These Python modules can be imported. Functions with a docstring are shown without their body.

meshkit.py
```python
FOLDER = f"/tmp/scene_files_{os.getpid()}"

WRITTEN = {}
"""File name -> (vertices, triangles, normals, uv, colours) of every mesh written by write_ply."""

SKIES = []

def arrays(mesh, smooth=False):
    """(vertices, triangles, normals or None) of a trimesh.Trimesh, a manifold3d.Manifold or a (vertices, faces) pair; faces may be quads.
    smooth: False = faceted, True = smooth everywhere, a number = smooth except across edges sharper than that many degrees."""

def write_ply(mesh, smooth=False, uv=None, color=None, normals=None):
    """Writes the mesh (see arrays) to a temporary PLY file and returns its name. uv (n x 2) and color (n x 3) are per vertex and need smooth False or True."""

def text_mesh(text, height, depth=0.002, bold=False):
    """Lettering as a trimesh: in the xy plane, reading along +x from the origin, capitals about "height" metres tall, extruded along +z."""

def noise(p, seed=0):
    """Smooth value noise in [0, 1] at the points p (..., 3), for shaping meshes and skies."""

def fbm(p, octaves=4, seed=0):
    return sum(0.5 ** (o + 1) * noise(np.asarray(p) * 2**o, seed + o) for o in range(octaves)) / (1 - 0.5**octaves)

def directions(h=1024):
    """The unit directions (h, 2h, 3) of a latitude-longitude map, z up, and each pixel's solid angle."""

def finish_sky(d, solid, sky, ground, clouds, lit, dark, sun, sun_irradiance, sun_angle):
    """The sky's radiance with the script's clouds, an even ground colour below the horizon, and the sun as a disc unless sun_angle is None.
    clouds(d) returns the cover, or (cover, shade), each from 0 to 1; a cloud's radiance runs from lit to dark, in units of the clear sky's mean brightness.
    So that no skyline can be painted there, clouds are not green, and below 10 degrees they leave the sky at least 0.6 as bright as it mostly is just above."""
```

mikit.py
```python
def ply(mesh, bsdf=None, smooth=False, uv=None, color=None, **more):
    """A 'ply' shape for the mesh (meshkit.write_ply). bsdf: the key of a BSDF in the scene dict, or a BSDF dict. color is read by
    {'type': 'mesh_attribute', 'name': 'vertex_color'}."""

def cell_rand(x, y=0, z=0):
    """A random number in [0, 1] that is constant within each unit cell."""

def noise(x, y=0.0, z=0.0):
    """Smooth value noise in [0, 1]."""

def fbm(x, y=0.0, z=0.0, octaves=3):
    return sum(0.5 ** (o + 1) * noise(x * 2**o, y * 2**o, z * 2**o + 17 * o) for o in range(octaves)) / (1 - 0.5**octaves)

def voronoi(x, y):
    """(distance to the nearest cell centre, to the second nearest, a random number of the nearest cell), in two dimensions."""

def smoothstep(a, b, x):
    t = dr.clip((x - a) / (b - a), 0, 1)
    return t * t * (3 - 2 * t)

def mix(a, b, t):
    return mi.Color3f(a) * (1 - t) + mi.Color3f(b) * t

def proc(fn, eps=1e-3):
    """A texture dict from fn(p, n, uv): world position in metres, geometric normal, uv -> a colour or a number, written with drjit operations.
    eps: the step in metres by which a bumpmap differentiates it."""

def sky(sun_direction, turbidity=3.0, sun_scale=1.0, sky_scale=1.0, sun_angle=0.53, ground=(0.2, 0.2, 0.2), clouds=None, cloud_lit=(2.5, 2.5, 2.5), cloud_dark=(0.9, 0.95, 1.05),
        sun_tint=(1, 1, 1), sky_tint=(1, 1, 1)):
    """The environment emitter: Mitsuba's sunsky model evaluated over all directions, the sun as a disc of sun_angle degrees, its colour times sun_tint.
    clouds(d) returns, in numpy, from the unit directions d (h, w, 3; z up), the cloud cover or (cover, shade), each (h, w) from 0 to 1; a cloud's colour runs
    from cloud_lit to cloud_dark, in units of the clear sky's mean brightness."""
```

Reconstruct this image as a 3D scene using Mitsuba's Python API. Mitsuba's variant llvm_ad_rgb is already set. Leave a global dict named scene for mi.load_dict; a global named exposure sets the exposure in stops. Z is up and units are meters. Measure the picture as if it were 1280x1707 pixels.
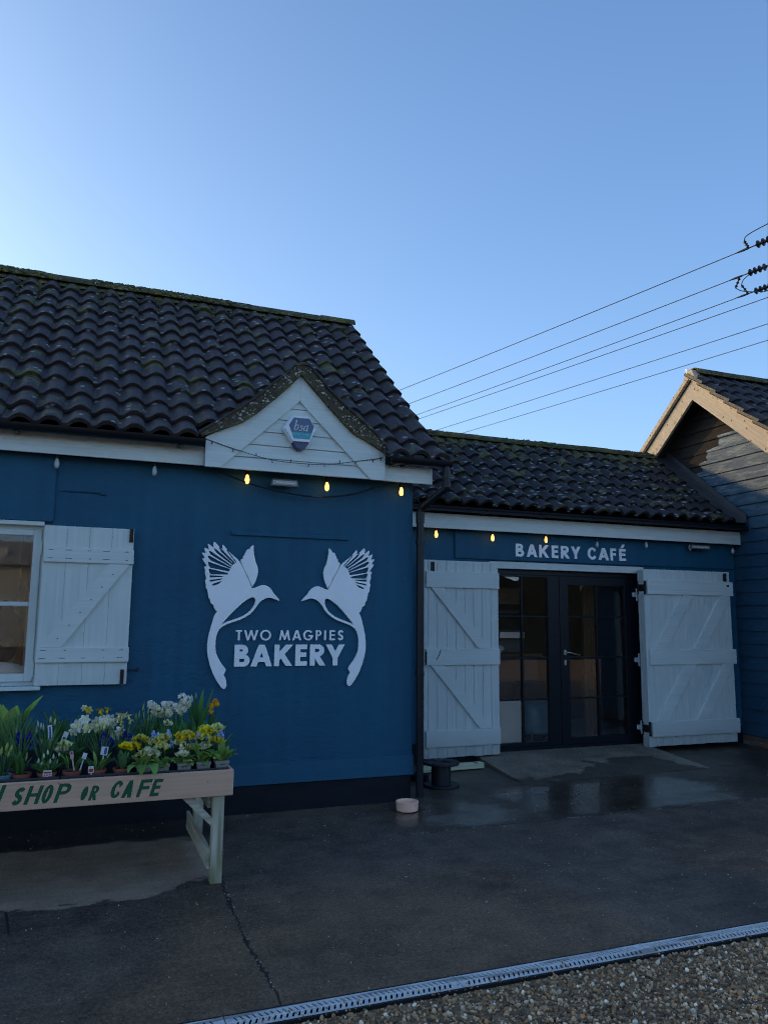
import math, random
import numpy as np, trimesh, drjit as dr, mitsuba as mi, mikit, meshkit
from mikit import proc, noise, fbm, voronoi, cell_rand, smoothstep, mix
from shapely.geometry import Polygon, LineString, Point, box as sbox
from shapely import affinity
from shapely.ops import unary_union

rnd = random.Random(7)
rng = np.random.default_rng(7)
T = mi.ScalarTransform4f
scene, labels = {}, {}

# ------------------------------------------------------------------ camera, light, exposure
EYE = np.array([0, 0, 1.6])
FWD = np.array([0.35815348, 0.92326562, 0.13894846])
UP = np.array([-0.05833561, -0.12640168, 0.99026238])
scene['camera'] = {'type': 'perspective', 'fov': 52.98, 'fov_axis': 'x', 'near_clip': 0.05, 'far_clip': 5000.0,
                   'to_world': T().look_at(origin=EYE.tolist(), target=(EYE + FWD).tolist(), up=UP.tolist())}
SUN_AZ, SUN_EL = math.radians(-43), math.radians(20)
sun = [math.sin(SUN_AZ) * math.cos(SUN_EL), math.cos(SUN_AZ) * math.cos(SUN_EL), math.sin(SUN_EL)]
scene['sky'] = mikit.sky(sun, turbidity=3.6, sun_scale=0.21, sun_angle=2.5, sun_tint=(1.0, 0.90, 0.72), sky_scale=1.0, ground=(0.14, 0.125, 0.10), sky_tint=(0.81, 0.965, 1.22))
exposure = 2.95

# ------------------------------------------------------------------ helpers
def numbered(key):
    if key not in scene and key not in labels and key not in USED:
        USED.add(key); return key
    base = key; i = COUNT.get(base, 0)
    while True:
        i += 1; k = f'{base}_{i:03d}'
        if k not in USED and k not in scene:
            COUNT[base] = i; USED.add(k); return k
USED, COUNT = set(), {}

def thing(name, label, cat, group=None):
    k = numbered(name)
    labels[k] = {'label': label, 'category': cat}
    if group: labels[k]['group'] = group
    return k

def obj(name, mesh, mat, parent=None, smooth=False, color=None, M=None, label=None, kind=None, **kw):
    k = numbered(parent + '__' + name if parent else name)
    d = mesh if isinstance(mesh, dict) else shape(mesh, mat, smooth, color, **kw)
    if M is not None: d = {**d, 'to_world': T(np.asarray(M, float))}
    scene[k] = d
    if label or kind:
        labels[k] = {}
        if label: labels[k]['label'] = label
        if kind: labels[k]['kind'] = kind
    return k

def shape(mesh, mat, smooth=False, color=None, **kw):
    if isinstance(mesh, MB):
        if color is None and mesh.c is not None and len(mesh.c): color = np.vstack(mesh.c)
        mesh = mesh.arrays()
    return mikit.ply(mesh, mat, smooth=smooth, color=color, **kw)

def structure(name, mesh, mat, smooth=False, **kw):
    k = obj(name, mesh, mat, None, smooth, **kw); labels[k] = {'kind': 'structure'}; return k

def stuff(name, mesh, mat, label, cat, parent=None, smooth=False, color=None):
    k = obj(name, mesh, mat, parent, smooth, color)
    labels[k] = {'kind': 'stuff'}
    if not parent: labels[k].update(label=label, category=cat)
    return k

class MB:
    """collects triangles"""
    def __init__(s): s.v, s.f, s.c, s.n = [], [], [], 0
    def add(s, v, f, c=None):
        v = np.asarray(v, float); f = np.asarray(f, int)
        if f.shape[1] == 4: f = np.vstack([f[:, [0, 1, 2]], f[:, [0, 2, 3]]])
        s.v.append(v); s.f.append(f + s.n); s.n += len(v)
        if c is not None: s.c.append(np.broadcast_to(np.asarray(c, float), (len(v), 3)))
        return s
    def mesh(s, m, c=None): return s.add(m.vertices, m.faces, c)
    def arrays(s): return trimesh.Trimesh(np.vstack(s.v), np.vstack(s.f), process=False)
    def box(s, x0, x1, y0, y1, z0, z1, r=0.0, c=None): return s.mesh(cbox(x0, x1, y0, y1, z0, z1, r), c)
    def tube(s, pts, r, n=8, c=None, caps=True):
        v, f = tube(pts, r, n, caps); return s.add(v, f, c)

def hull(p): return trimesh.convex.convex_hull(np.asarray(p, float))

def cbox(x0, x1, y0, y1, z0, z1, r=0.0):
    a, b = np.array([x0, y0, z0], float), np.array([x1, y1, z1], float)
    if r <= 0:
        m = trimesh.creation.box(extents=b - a); m.apply_translation((a + b) / 2); return m
    pts = []
    for k in range(3):
        q0, q1 = a.copy(), b.copy()
        for j in range(3):
            if j != k: q0[j] += r; q1[j] -= r
        for i in range(8): pts.append([(q0, q1)[(i >> d) & 1][d] for d in range(3)])
    return hull(pts)

def hexa(lo, hi):
    return hull(list(lo) + list(hi))

def tube(pts, r, n=8, caps=True):
    p = np.asarray(pts, float); m = len(p)
    rr = np.broadcast_to(np.asarray(r, float), (m,))
    t = np.gradient(p, axis=0) if m > 2 else np.repeat([p[1] - p[0]], 2, 0)
    t /= np.linalg.norm(t, axis=1, keepdims=True) + 1e-12
    a = np.cross(t[0], [0, 0, 1.0] if abs(t[0][2]) < .9 else [1.0, 0, 0]); a /= np.linalg.norm(a)
    V = []
    ang = np.arange(n) * 2 * np.pi / n
    for i in range(m):
        a = a - t[i] * (a @ t[i]); a /= np.linalg.norm(a) + 1e-12
        b = np.cross(t[i], a)
        V.append(p[i] + rr[i] * (np.cos(ang)[:, None] * a + np.sin(ang)[:, None] * b))
    V = np.vstack(V); F = []
    for i in range(m - 1):
        for j in range(n):
            q = [i * n + j, i * n + (j + 1) % n, (i + 1) * n + (j + 1) % n, (i + 1) * n + j]
            F += [[q[0], q[1], q[2]], [q[0], q[2], q[3]]]
    if caps:
        V = np.vstack([V, p[0], p[-1]])
        for j in range(n):
            F += [[m * n, (j + 1) % n, j], [m * n + 1, (m - 1) * n + j, (m - 1) * n + (j + 1) % n]]
    return V, np.array(F)

def lathe(profile, n=32, center=(0, 0, 0)):
    m = trimesh.creation.revolve(np.asarray(profile, float), sections=n)
    m.apply_translation(center); return m

def extr(poly, h):
    polys = getattr(poly, 'geoms', [poly])
    return trimesh.util.concatenate([trimesh.creation.extrude_polygon(g, h, engine='earcut') for g in polys if g.area > 1e-9])

def on_wall(poly, y_front, depth):
    """a polygon in (X, Z) as a solid whose front face lies on Y = y_front and that reaches back by depth"""
    m = extr(poly, depth); v = m.vertices.copy()
    m.vertices = np.stack([v[:, 0], y_front + depth - v[:, 2], v[:, 1]], 1); return m

def along_x(poly, x0, x1):
    """a polygon in (Y, Z) as a solid from x0 to x1"""
    m = extr(poly, x1 - x0); v = m.vertices.copy()
    m.vertices = np.stack([x0 + v[:, 2], v[:, 0], v[:, 1]], 1); return m

def on_floor(poly, z0, z1):
    m = extr(poly, z1 - z0); m.apply_translation([0, 0, z0]); return m

def frame_matrix(origin, ex, ey, ez):
    M = np.eye(4); M[:3, 0], M[:3, 1], M[:3, 2], M[:3, 3] = ex, ey, ez, origin; return M

def spline(pts, n=8):
    p = np.asarray(pts, float); p = np.vstack([2 * p[0] - p[1], p, 2 * p[-1] - p[-2]]); out = []
    for i in range(1, len(p) - 2):
        for t in np.linspace(0, 1, n, endpoint=False):
            out.append(.5 * (2 * p[i] + (p[i + 1] - p[i - 1]) * t + (2 * p[i - 1] - 5 * p[i] + 4 * p[i + 1] - p[i + 2]) * t * t + (3 * p[i] - p[i - 1] - 3 * p[i + 1] + p[i + 2]) * t ** 3))
    return np.array(out + [p[-2]])

# ------------------------------------------------------------------ materials
def C(r, g=None, b=None): return {'type': 'rgb', 'value': [r, g, b] if g is not None else [r, r, r]}

def mat(name, base, rough=.6, spec=.5, metal=0.0, bump=None, height=.002, eps=1e-3, **kw):
    b = {'type': 'principled', 'base_color': base if isinstance(base, dict) else C(*base),
         'roughness': rough, 'specular': spec, 'metallic': metal, **kw}
    if bump is not None:
        b = {'type': 'bumpmap', 'arbitrary': proc(bump, eps), 'scale': height, 'bsdf': b}
    scene[name] = {'type': 'twosided', 'bsdf': b}

def painted(a, b, sx=3., sy=3., sz=3., fine=60., amount=.25):
    def fn(p, n, uv):
        t = noise(p.x * sx, p.y * sy, p.z * sz) * .65 + noise(p.x * fine, p.y * fine, p.z * fine) * .35
        return mix(a, b, t)
    return proc(fn)
def flat(a, b, *_): return C(*[(x + y) / 2 for x, y in zip(a, b)])

# blue render of the bakery's wall: slightly patchy paint, faint rain streaks
def blue_render(p, n, uv):
    big = fbm(p.x * 1.3, p.y * 1.3, p.z * 1.1, 3); streak = noise(p.x * 17, 0, p.z * .9); f = noise(p.x * 120, p.y * 120, p.z * 120)
    c = mix((.0065, .063, .122), (.0110, .110, .188), big * .7 + streak * .3) * (.9 + .2 * f)
    return mix(c, (.008, .075, .142), smoothstep(.75, .2, p.z + .25 * big) * .5)
mat('blue_render', proc(blue_render), .62, .35, bump=lambda p, n, uv: noise(p.x * 70, p.y * 70, p.z * 70) + .8 * noise(p.x * 13, 0, p.z * 13), height=.0036)
mat('blue_board', painted((.003, .044, .090), (.005, .062, .120), 2, 2, 30, 70), .5, .4)
mat('black_plinth', painted((.004, .007, .012), (.011, .015, .021), 5, 5, 9, 40, .5), .6, .25)

def grey_paint(axis, tone=1.0):
    def fn(p, n, uv):
        v = noise(p.x * 60, p.y * 60, p.z * 2.2) if axis == 'z' else noise(p.x * 2.2, p.y * 9, p.z * 70)
        big = fbm(p.x * 2.4, p.y * 2.4, p.z * 2.4, 2)
        c = mix((.50 * tone, .545 * tone, .52 * tone), (.67 * tone, .71 * tone, .665 * tone), .5 * v + .5 * big)
        grime = smoothstep(.50, .05, p.z) * .6
        return mix(c, (.22, .21, .18), grime * (.25 + .75 * v))
    return proc(fn)
mat('grey_paint_upright', grey_paint('z'), .55, .35)
mat('grey_paint_level', grey_paint('x', 1.04), .55, .35)
mat('pale_fascia', grey_paint('x', 1.10), .5, .35)
mat('white_sign', (.90, .91, .92), .45, .4)
mat('sign_edge', (.62, .65, .68), .5, .4)

def tile_fn(a, b, lichen, moss, zm, x0, W, y0, gauge):
    def fn(p, n, uv):
        tone = cell_rand((p.x - x0) / W, (p.y - y0) / gauge)
        big = noise(p.x * 4, p.y * 4, p.z * 4); f = noise(p.x * 75, p.y * 75, p.z * 75)
        c = mix(a, b, tone * .6 + big * .4) * (.7 + .6 * f)
        d1, d2, k = voronoi(p.x * 15 + p.z * 3, p.z * 24 - p.x * 4)
        spot = smoothstep(.36, .20, d1 + (f - .5) * .35) * dr.select(k > 1 - lichen, 1.0, 0.0)
        c = mix(c, (.36, .37, .34), spot * (.35 + .5 * f))
        m = smoothstep(.58, .78, .6 * noise(p.x * 6 + 9, p.y * 6, p.z * 6) + .4 * noise(p.x * 25, p.y * 25, p.z * 25) + moss * smoothstep(zm - .5, zm, p.z))
        return mix(c, mix((.040, .044, .014), (.14, .125, .04), f), m * .8)
    return proc(fn)
mat('roof_tile_a', tile_fn((.022, .017, .0175), (.050, .038, .038), .09, .20, 5.45, 3.055, .2065, 6.30, .219), .55, .36)
mat('cafe_tile_a', tile_fn((.011, .0085, .0095), (.025, .020, .021), .20, .35, 4.25, 8.11, .205, 7.91, .23), .6, .4)

def mossy(p, n, uv):
    f = fbm(p.x * 22, p.y * 22, p.z * 22, 3); g = noise(p.x * 5, p.y * 5, p.z * 5); h = noise(p.x * 60, p.y * 60, p.z * 60)
    c = mix((.030, .030, .022), (.135, .130, .062), f)
    c = mix(c, (.19, .15, .045), smoothstep(.5, .75, g) * f)
    return mix(c, (.27, .27, .235), smoothstep(.72, .85, h) * .7)
mat('mossy_mortar', proc(mossy), .9, .2, bump=lambda p, n, uv: noise(p.x * 45, p.y * 45, p.z * 45), height=.014)
def lichen_mortar(p, n, uv):
    f = noise(p.x * 32, p.y * 32, p.z * 32); h = noise(p.x * 75 + 9, p.y * 75, p.z * 75)
    c = mix((.034, .028, .021), (.125, .105, .070), .6 * f + .4 * h)
    return mix(c, (.46, .44, .37), smoothstep(.58, .74, .7 * h + .3 * noise(p.x * 26 + 4, p.y * 26, p.z * 26)))
mat('lichen_mortar', proc(lichen_mortar), .9, .2, bump=lambda p, n, uv: noise(p.x * 50, p.y * 50, p.z * 50), height=.012)
mat('black_plastic', painted((.005, .007, .011), (.011, .013, .018), 4, 4, 4, 50, .4), .36, .35)
mat('black_rubber', (.010, .010, .012), .5, .45)

# weatherboards: blue paint up to where the painter stopped, bare brown boards above
def barn_paint(p, n, uv):
    g = noise(p.x * 6, p.y * 9, p.z * 90); big = noise(p.x, p.y * 2.3, p.z * 4)
    blue = mix((.014, .050, .092), (.030, .085, .135), .5 * big + .5 * g)
    chalk = smoothstep(.40, .75, fbm(p.x, p.y * 6, p.z * 22, 3)) * smoothstep(2.6, 3.9, p.z)
    blue = mix(blue, (.17, .21, .235), chalk * .85)
    brown = mix((.018, .014, .012), (.044, .036, .031), .6 * g + .4 * big)
    wob = .12 * (noise(p.y * 17, p.z * 17) - .5)
    edge = mi.Float(8.38) + .21 * smoothstep(4.13, 4.09, p.z) + .14 * smoothstep(3.96, 3.92, p.z) + 3 * smoothstep(3.80, 3.77, p.z)
    return mix(brown, blue, smoothstep(-.006, .006, edge - p.y + wob) * smoothstep(4.285, 4.275, p.z))
def barn_rough(p, n, uv):
    edge = mi.Float(8.38) + .21 * smoothstep(4.13, 4.09, p.z) + .14 * smoothstep(3.96, 3.92, p.z) + 3 * smoothstep(3.80, 3.77, p.z)
    return .92 - .36 * smoothstep(-.01, .01, edge - p.y + .12 * (noise(p.y * 17, p.z * 17) - .5)) * smoothstep(4.285, 4.275, p.z)
mat('barn_board', proc(barn_paint), proc(barn_rough), .28)
def oak(p, n, uv):
    t = p.y * .766 + p.z * .643; s = p.z * .766 - p.y * .643
    g = noise(t * 3, p.x * 30, s * 60) * .6 + noise(t * 14, p.x * 30, s * 120) * .4; k1, k2, kk = voronoi(p.y * 5, p.z * 5)
    return mix(mix((.42, .315, .21), (.68, .53, .37), g), (.07, .05, .04), smoothstep(.09, .04, k1) * .8)
mat('barge_wood', proc(oak), .7, .3)
mat('lead', painted((.050, .055, .062), (.095, .10, .105), 5, 5, 5, 40), .5, .5, metal=.35)
def brick_fn(a, b):
    return painted(a, b, 9, 9, 9, 70, .5)
mat('brick_red', brick_fn((.12, .045, .030), (.22, .085, .055)), .85, .3)
mat('brick_brown', brick_fn((.085, .060, .048), (.15, .10, .075)), .85, .3)
mat('mortar', (.16, .15, .135), .9, .2)
mat('door_black', (.005, .008, .013), .38, .3)
mat('chrome', (.62, .63, .65), .25, .5, metal=1.0)
mat('white_metal', (.80, .82, .84), .4, .5)
mat('black_iron', (.010, .009, .010), .5, .5)
mat('rusty_iron', flat((.020, .013, .012), (.055, .032, .024), 20, 20, 20, 90), .7, .4)
scene['pane_glass'] = {'type': 'thindielectric', 'int_ior': 1.5}
scene['pane_glass_strong'] = {'type': 'thindielectric', 'int_ior': 1.6}

# galvanised drain grating
def zinc(p, n, uv):
    c = mix((.52, .54, .54), (.80, .80, .79), .5 * noise(p.x * 60, p.y * 60) + .5 * noise(p.x * 9, p.y * 9))
    return mix(c, (.14, .12, .09), smoothstep(.60, .82, noise(p.x * 6 + 2, p.y * 40)) * .6)
mat('zinc', proc(zinc), .42, .5, metal=.35)

# ground: dark damp concrete, a dry patch under the bench, a puddle before the cafe door
def dry_mask(p):
    w = fbm(p.x * 9, p.y * 13, 0, 4) - .5; w2 = noise(p.x * 2.2 + 5, p.y * 2.2) - .5
    lo = smoothstep(4.91, 4.96, p.y + .22 * w + .16 * w2 - .14 * smoothstep(.35, .8, p.x))
    hi = smoothstep(6.16, 6.06, p.y + .16 * w + .14 * w2)
    return lo * hi * smoothstep(.03, -.02, p.x - .865 - (p.y - 5.08) * .06 + .02 * w)
def puddle_mask(p):
    w = noise(p.x * 2.6, p.y * 4.2) * .6 + noise(p.x * 9, p.y * 14) * .4 - .5
    main = smoothstep(0, .5, 1 - dr.abs(p.x - 4.75) / 1.45) * smoothstep(5.60, 5.75, p.y) * smoothstep(7.0, 6.5, p.y + .3 * w)
    side = smoothstep(0, .5, 1 - dr.abs(p.x - 2.95) / .85) * smoothstep(5.55, 5.75, p.y) * smoothstep(6.7, 6.25, p.y) * .55
    return dr.clip(dr.maximum(main, side) * (1.1 + 1.8 * w), 0, 1)
def ground_col(p, n, uv):
    n1 = fbm(p.x * .8, p.y * .8, 2, 3); n2 = noise(p.x * 8, p.y * 8, 5); sw = noise(p.x * 2, p.y * 34, 1); f = noise(p.x * 150, p.y * 150); f2 = noise(p.x * 55, p.y * 55)
    c = mix((.036, .025, .0175), (.132, .094, .067), smoothstep(.2, .85, .55 * n1 + .22 * n2 + .08 * sw + .15 * f2)) * (.55 + .9 * f)
    c = mix(c, (.24, .23, .21), smoothstep(.93, .97, .5 * f + .5 * f2) * .8)
    brown = smoothstep(.42, .66, noise(p.x * .9 + 4, p.y * .9 + 2)) * smoothstep(5.2, 4.2, p.y)
    c = mix(c, c * mi.Color3f(1.3, 1.1, .86), brown)
    dm = dry_mask(p)
    c = mix(c, mix((.25, .17, .115), (.38, .265, .18), .6 * n2 + .4 * sw) * (.8 + .4 * f), dm * (.75 + .25 * n1))
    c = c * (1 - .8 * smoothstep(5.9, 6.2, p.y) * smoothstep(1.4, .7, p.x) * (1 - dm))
    wj = .05 * (noise(p.x * 5, 3) - .5)
    c = c * (1 - .32 * smoothstep(5.60, 5.64, p.y + wj) * smoothstep(2.2, 2.7, p.x))
    joint = smoothstep(.014, .004, dr.abs(p.y - 5.61 - wj)) * smoothstep(2.3, 2.6, p.x)
    c = mix(c, mix((.010, .010, .012), (.20, .19, .17), smoothstep(.5, .62, noise(p.x * 40, 7)) * smoothstep(.45, .6, n2)), joint * .85)
    c = c * (1 - .7 * smoothstep(.010, .003, dr.abs(p.x + .27 + .12 * (p.y - 4.75))) * smoothstep(4.55, 4.58, p.y) * smoothstep(4.93, 4.9, p.y))
    xc = .875 + .10 * smoothstep(4.2, 5.15, p.y) * (p.y - 4.2) * .45 + .026 * (noise(p.y * 5, 1) - .5) + .016 * (noise(p.y * 37, 1) - .5)
    c = mix(c, (.004, .004, .004), smoothstep(.011, .003, dr.abs(p.x - xc) * (1.7 - noise(p.y * 13, 5) * 1.3)) * smoothstep(5.16, 5.1, p.y) * .9)
    c = c * (1 - .5 * smoothstep(.012, .003, dr.abs(p.y - 6.22 - .03 * (p.x - 5.5))) * smoothstep(4.6, 5.0, p.x) * smoothstep(7.1, 6.9, p.x))
    return c
def ground_rough(p, n, uv):
    pm = smoothstep(.1, .8, puddle_mask(p)); base = .50 + .22 * noise(p.x * 3, p.y * 3, 9) + .25 * smoothstep(.95, .8, p.x) * smoothstep(4.9, 5.0, p.y)
    damp = smoothstep(5.58, 5.66, p.y) * smoothstep(2.0, 2.6, p.x) * .16
    return dr.clip(base - damp, .2, .95) * (1 - pm) + .19 * pm
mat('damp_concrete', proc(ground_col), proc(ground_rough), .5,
    bump=lambda p, n, uv: (noise(p.x * 90, p.y * 90) + 2.5 * noise(p.x * 6, p.y * 6)) * (1 - .95 * smoothstep(.1, .7, puddle_mask(p))), height=.0035)
def ramp_col(p, n, uv):
    n2 = fbm(p.x * 5, p.y * 5, 3, 3); f = noise(p.x * 110, p.y * 110)
    c = mix((.115, .092, .068), (.24, .195, .14), n2) * (.6 + .8 * f)
    wet = smoothstep(.05, -.05, p.y - 7.28 + .5 * (n2 - .5) - .35 * smoothstep(5.2, 5.6, p.x) * smoothstep(6.9, 6.2, p.x) + .30 * smoothstep(5.2, 4.6, p.x) + .5 * smoothstep(6.2, 6.6, p.x))
    return mix(c, c * .36, wet)
mat('ramp_concrete', proc(ramp_col), .62, .4, bump=lambda p, n, uv: noise(p.x * 80, p.y * 80), height=.004)
mat('earth', (.07, .06, .04), .95, .2)
mat('gravel_bed', painted((.07, .045, .028), (.36, .235, .135), 55, 55, 14, 130, .9), .9, .2)
mat('stones', {'type': 'mesh_attribute', 'name': 'vertex_color'}, .75, .4)
mat('colored', {'type': 'mesh_attribute', 'name': 'vertex_color'}, .6, .35)
scene['leafy'] = {'type': 'principledthin', 'base_color': {'type': 'mesh_attribute', 'name': 'vertex_color'}, 'roughness': .5, 'diff_trans': .35, 'eta': 1.4}
scene['petal'] = {'type': 'principledthin', 'base_color': {'type': 'mesh_attribute', 'name': 'vertex_color'}, 'roughness': .7, 'diff_trans': .35, 'eta': 1.3}

# bench and small things
def bench_paint(p, n, uv):
    g = noise(p.x * 3, p.y * 20, p.z * 80); big = noise(p.x * 2.5, p.y * 2.5, p.z * 6); k1, k2, k = voronoi(p.x * 9, p.z * 9)
    c = mix((.54, .315, .205), (.70, .445, .30), .5 * g + .5 * big)
    return mix(c, (.11, .075, .05), smoothstep(.07, .02, k1) * dr.select(k > .7, .6, 0.0))
mat('bench_paint', proc(bench_paint), .7, .3)
def weathered(p, n, uv):
    g = noise(p.x * 60, p.y * 60, p.z * 4)
    c = mix((.30, .27, .19), (.64, .585, .44), g)
    return mix(c, (.19, .18, .075), smoothstep(.35, .7, noise(p.x * 18, p.y * 18, p.z * 4)) * (.35 + .65 * smoothstep(.3, .0, p.z)))
mat('weathered_wood', proc(weathered), .8, .3)
def weathered_level(p, n, uv):
    c = mix((.30, .27, .19), (.60, .55, .42), noise(p.x * 5, p.y * 5, p.z * 75) * .7 + noise(p.x * 30, p.y * 30, p.z * 30) * .3)
    return mix(c, (.17, .165, .08), smoothstep(.45, .8, noise(p.x * 6, p.y * 6, p.z * 14)) * .6)
mat('weathered_level', proc(weathered_level), .8, .3)
mat('green_paint', flat((.010, .075, .030), (.016, .105, .045), 8, 8, 8, 50), .6, .35)
def offcut(p, n, uv):
    g = noise(p.x * 4, p.y * 50, p.z * 70); k1, k2, k = voronoi(p.x * 4.1 + .3, p.z * 8)
    return mix(mix((.42, .43, .27), (.60, .60, .40), g), (.16, .13, .07), smoothstep(.13, .05, k1))
mat('pale_wood', proc(offcut), .75, .3)
mat('spool_black', flat((.006, .008, .013), (.014, .017, .024), 9, 9, 9, 50), .5, .45)
mat('stoneware', painted((.82, .48, .33), (.92, .57, .41), 12, 12, 20, 60, .12), .35, .5)
mat('terracotta', flat((.21, .060, .035), (.29, .090, .055), 9, 9, 9, 60), .55, .4)
mat('grey_pot', flat((.25, .245, .225), (.33, .32, .30), 9, 9, 9, 60), .6, .4)
mat('teal_pot', (.10, .19, .22), .4, .5)
mat('tray_plastic', flat((.020, .024, .032), (.032, .037, .047), 6, 6, 6, 60), .38, .5)
mat('compost', flat((.010, .008, .006), (.028, .021, .015), 20, 20, 20, 90, .8), .95, .2)
mat('white_card', (.66, .67, .66), .5, .4)
mat('red_print', (.42, .035, .045), .5, .4)
mat('blue_print', (.05, .10, .30), .5, .4)
mat('pink_card', (.55, .36, .33), .5, .4)
mat('alarm_white', (.74, .78, .82), .35, .5)
mat('alarm_slate', (.085, .125, .22), .4, .5)
mat('alarm_teal', (.05, .32, .38), .4, .5)
mat('alarm_pale', (.30, .62, .66), .4, .5)
mat('alarm_blue', (.004, .012, .085), .15, .6)
mat('lamp_grey', (.10, .10, .095), .5, .4)
mat('lamp_glass', (.30, .30, .27), .2, .6)
mat('wire_black', (.008, .008, .009), .6, .4)
mat('wire_grey', (.06, .065, .07), .5, .4)
mat('insulator', (.020, .016, .015), .3, .5)
scene['bulb_clear'] = {'type': 'principled', 'base_color': C(.55, .55, .55), 'roughness': .12, 'specular': .7, 'spec_trans': .6, 'eta': 1.3} if False else {'type': 'twosided', 'bsdf': {'type': 'principled', 'base_color': C(.42, .43, .44), 'roughness': .12, 'specular': .8}}
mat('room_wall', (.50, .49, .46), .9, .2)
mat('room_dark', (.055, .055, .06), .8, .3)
mat('room_floor', (.14, .13, .12), .5, .4)
mat('room_wood', painted((.10, .055, .03), (.16, .09, .05), 12, 12, 2, 40), .6, .3)
mat('cream_cloth', (.62, .54, .44), .9, .2)
mat('dark_cloth', (.014, .018, .030), .9, .2)
mat('hedge_green', painted((.012, .016, .012), (.030, .036, .026), 1.2, 1.2, 1.2, 6, .9), .9, .2)
mat('far_roof', (.42, .38, .36), .8, .3)
mat('far_wall', (.58, .55, .48), .9, .2)

# ------------------------------------------------------------------ ground
structure('ground', cbox(-900, 900, -900, 900, -.6, -.25), 'earth')
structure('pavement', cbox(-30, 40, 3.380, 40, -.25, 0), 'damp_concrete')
structure('gravel_bed', cbox(-30, 40, -30, 3.246, -.25, -.012), 'gravel_bed')
ramp = Polygon([(4.36, 8.30), (4.18, 6.95), (4.9, 6.90), (6.60, 6.95), (6.80, 8.30)])
m = on_floor(ramp, .0, .004); v = m.vertices.copy()
top = v[:, 2] > .002
v[top, 2] = np.clip(.005 + (v[top, 1] - 6.9) / 1.4 * .055, .005, .06); m.vertices = v
structure('concrete_ramp', m, 'ramp_concrete')

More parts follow.
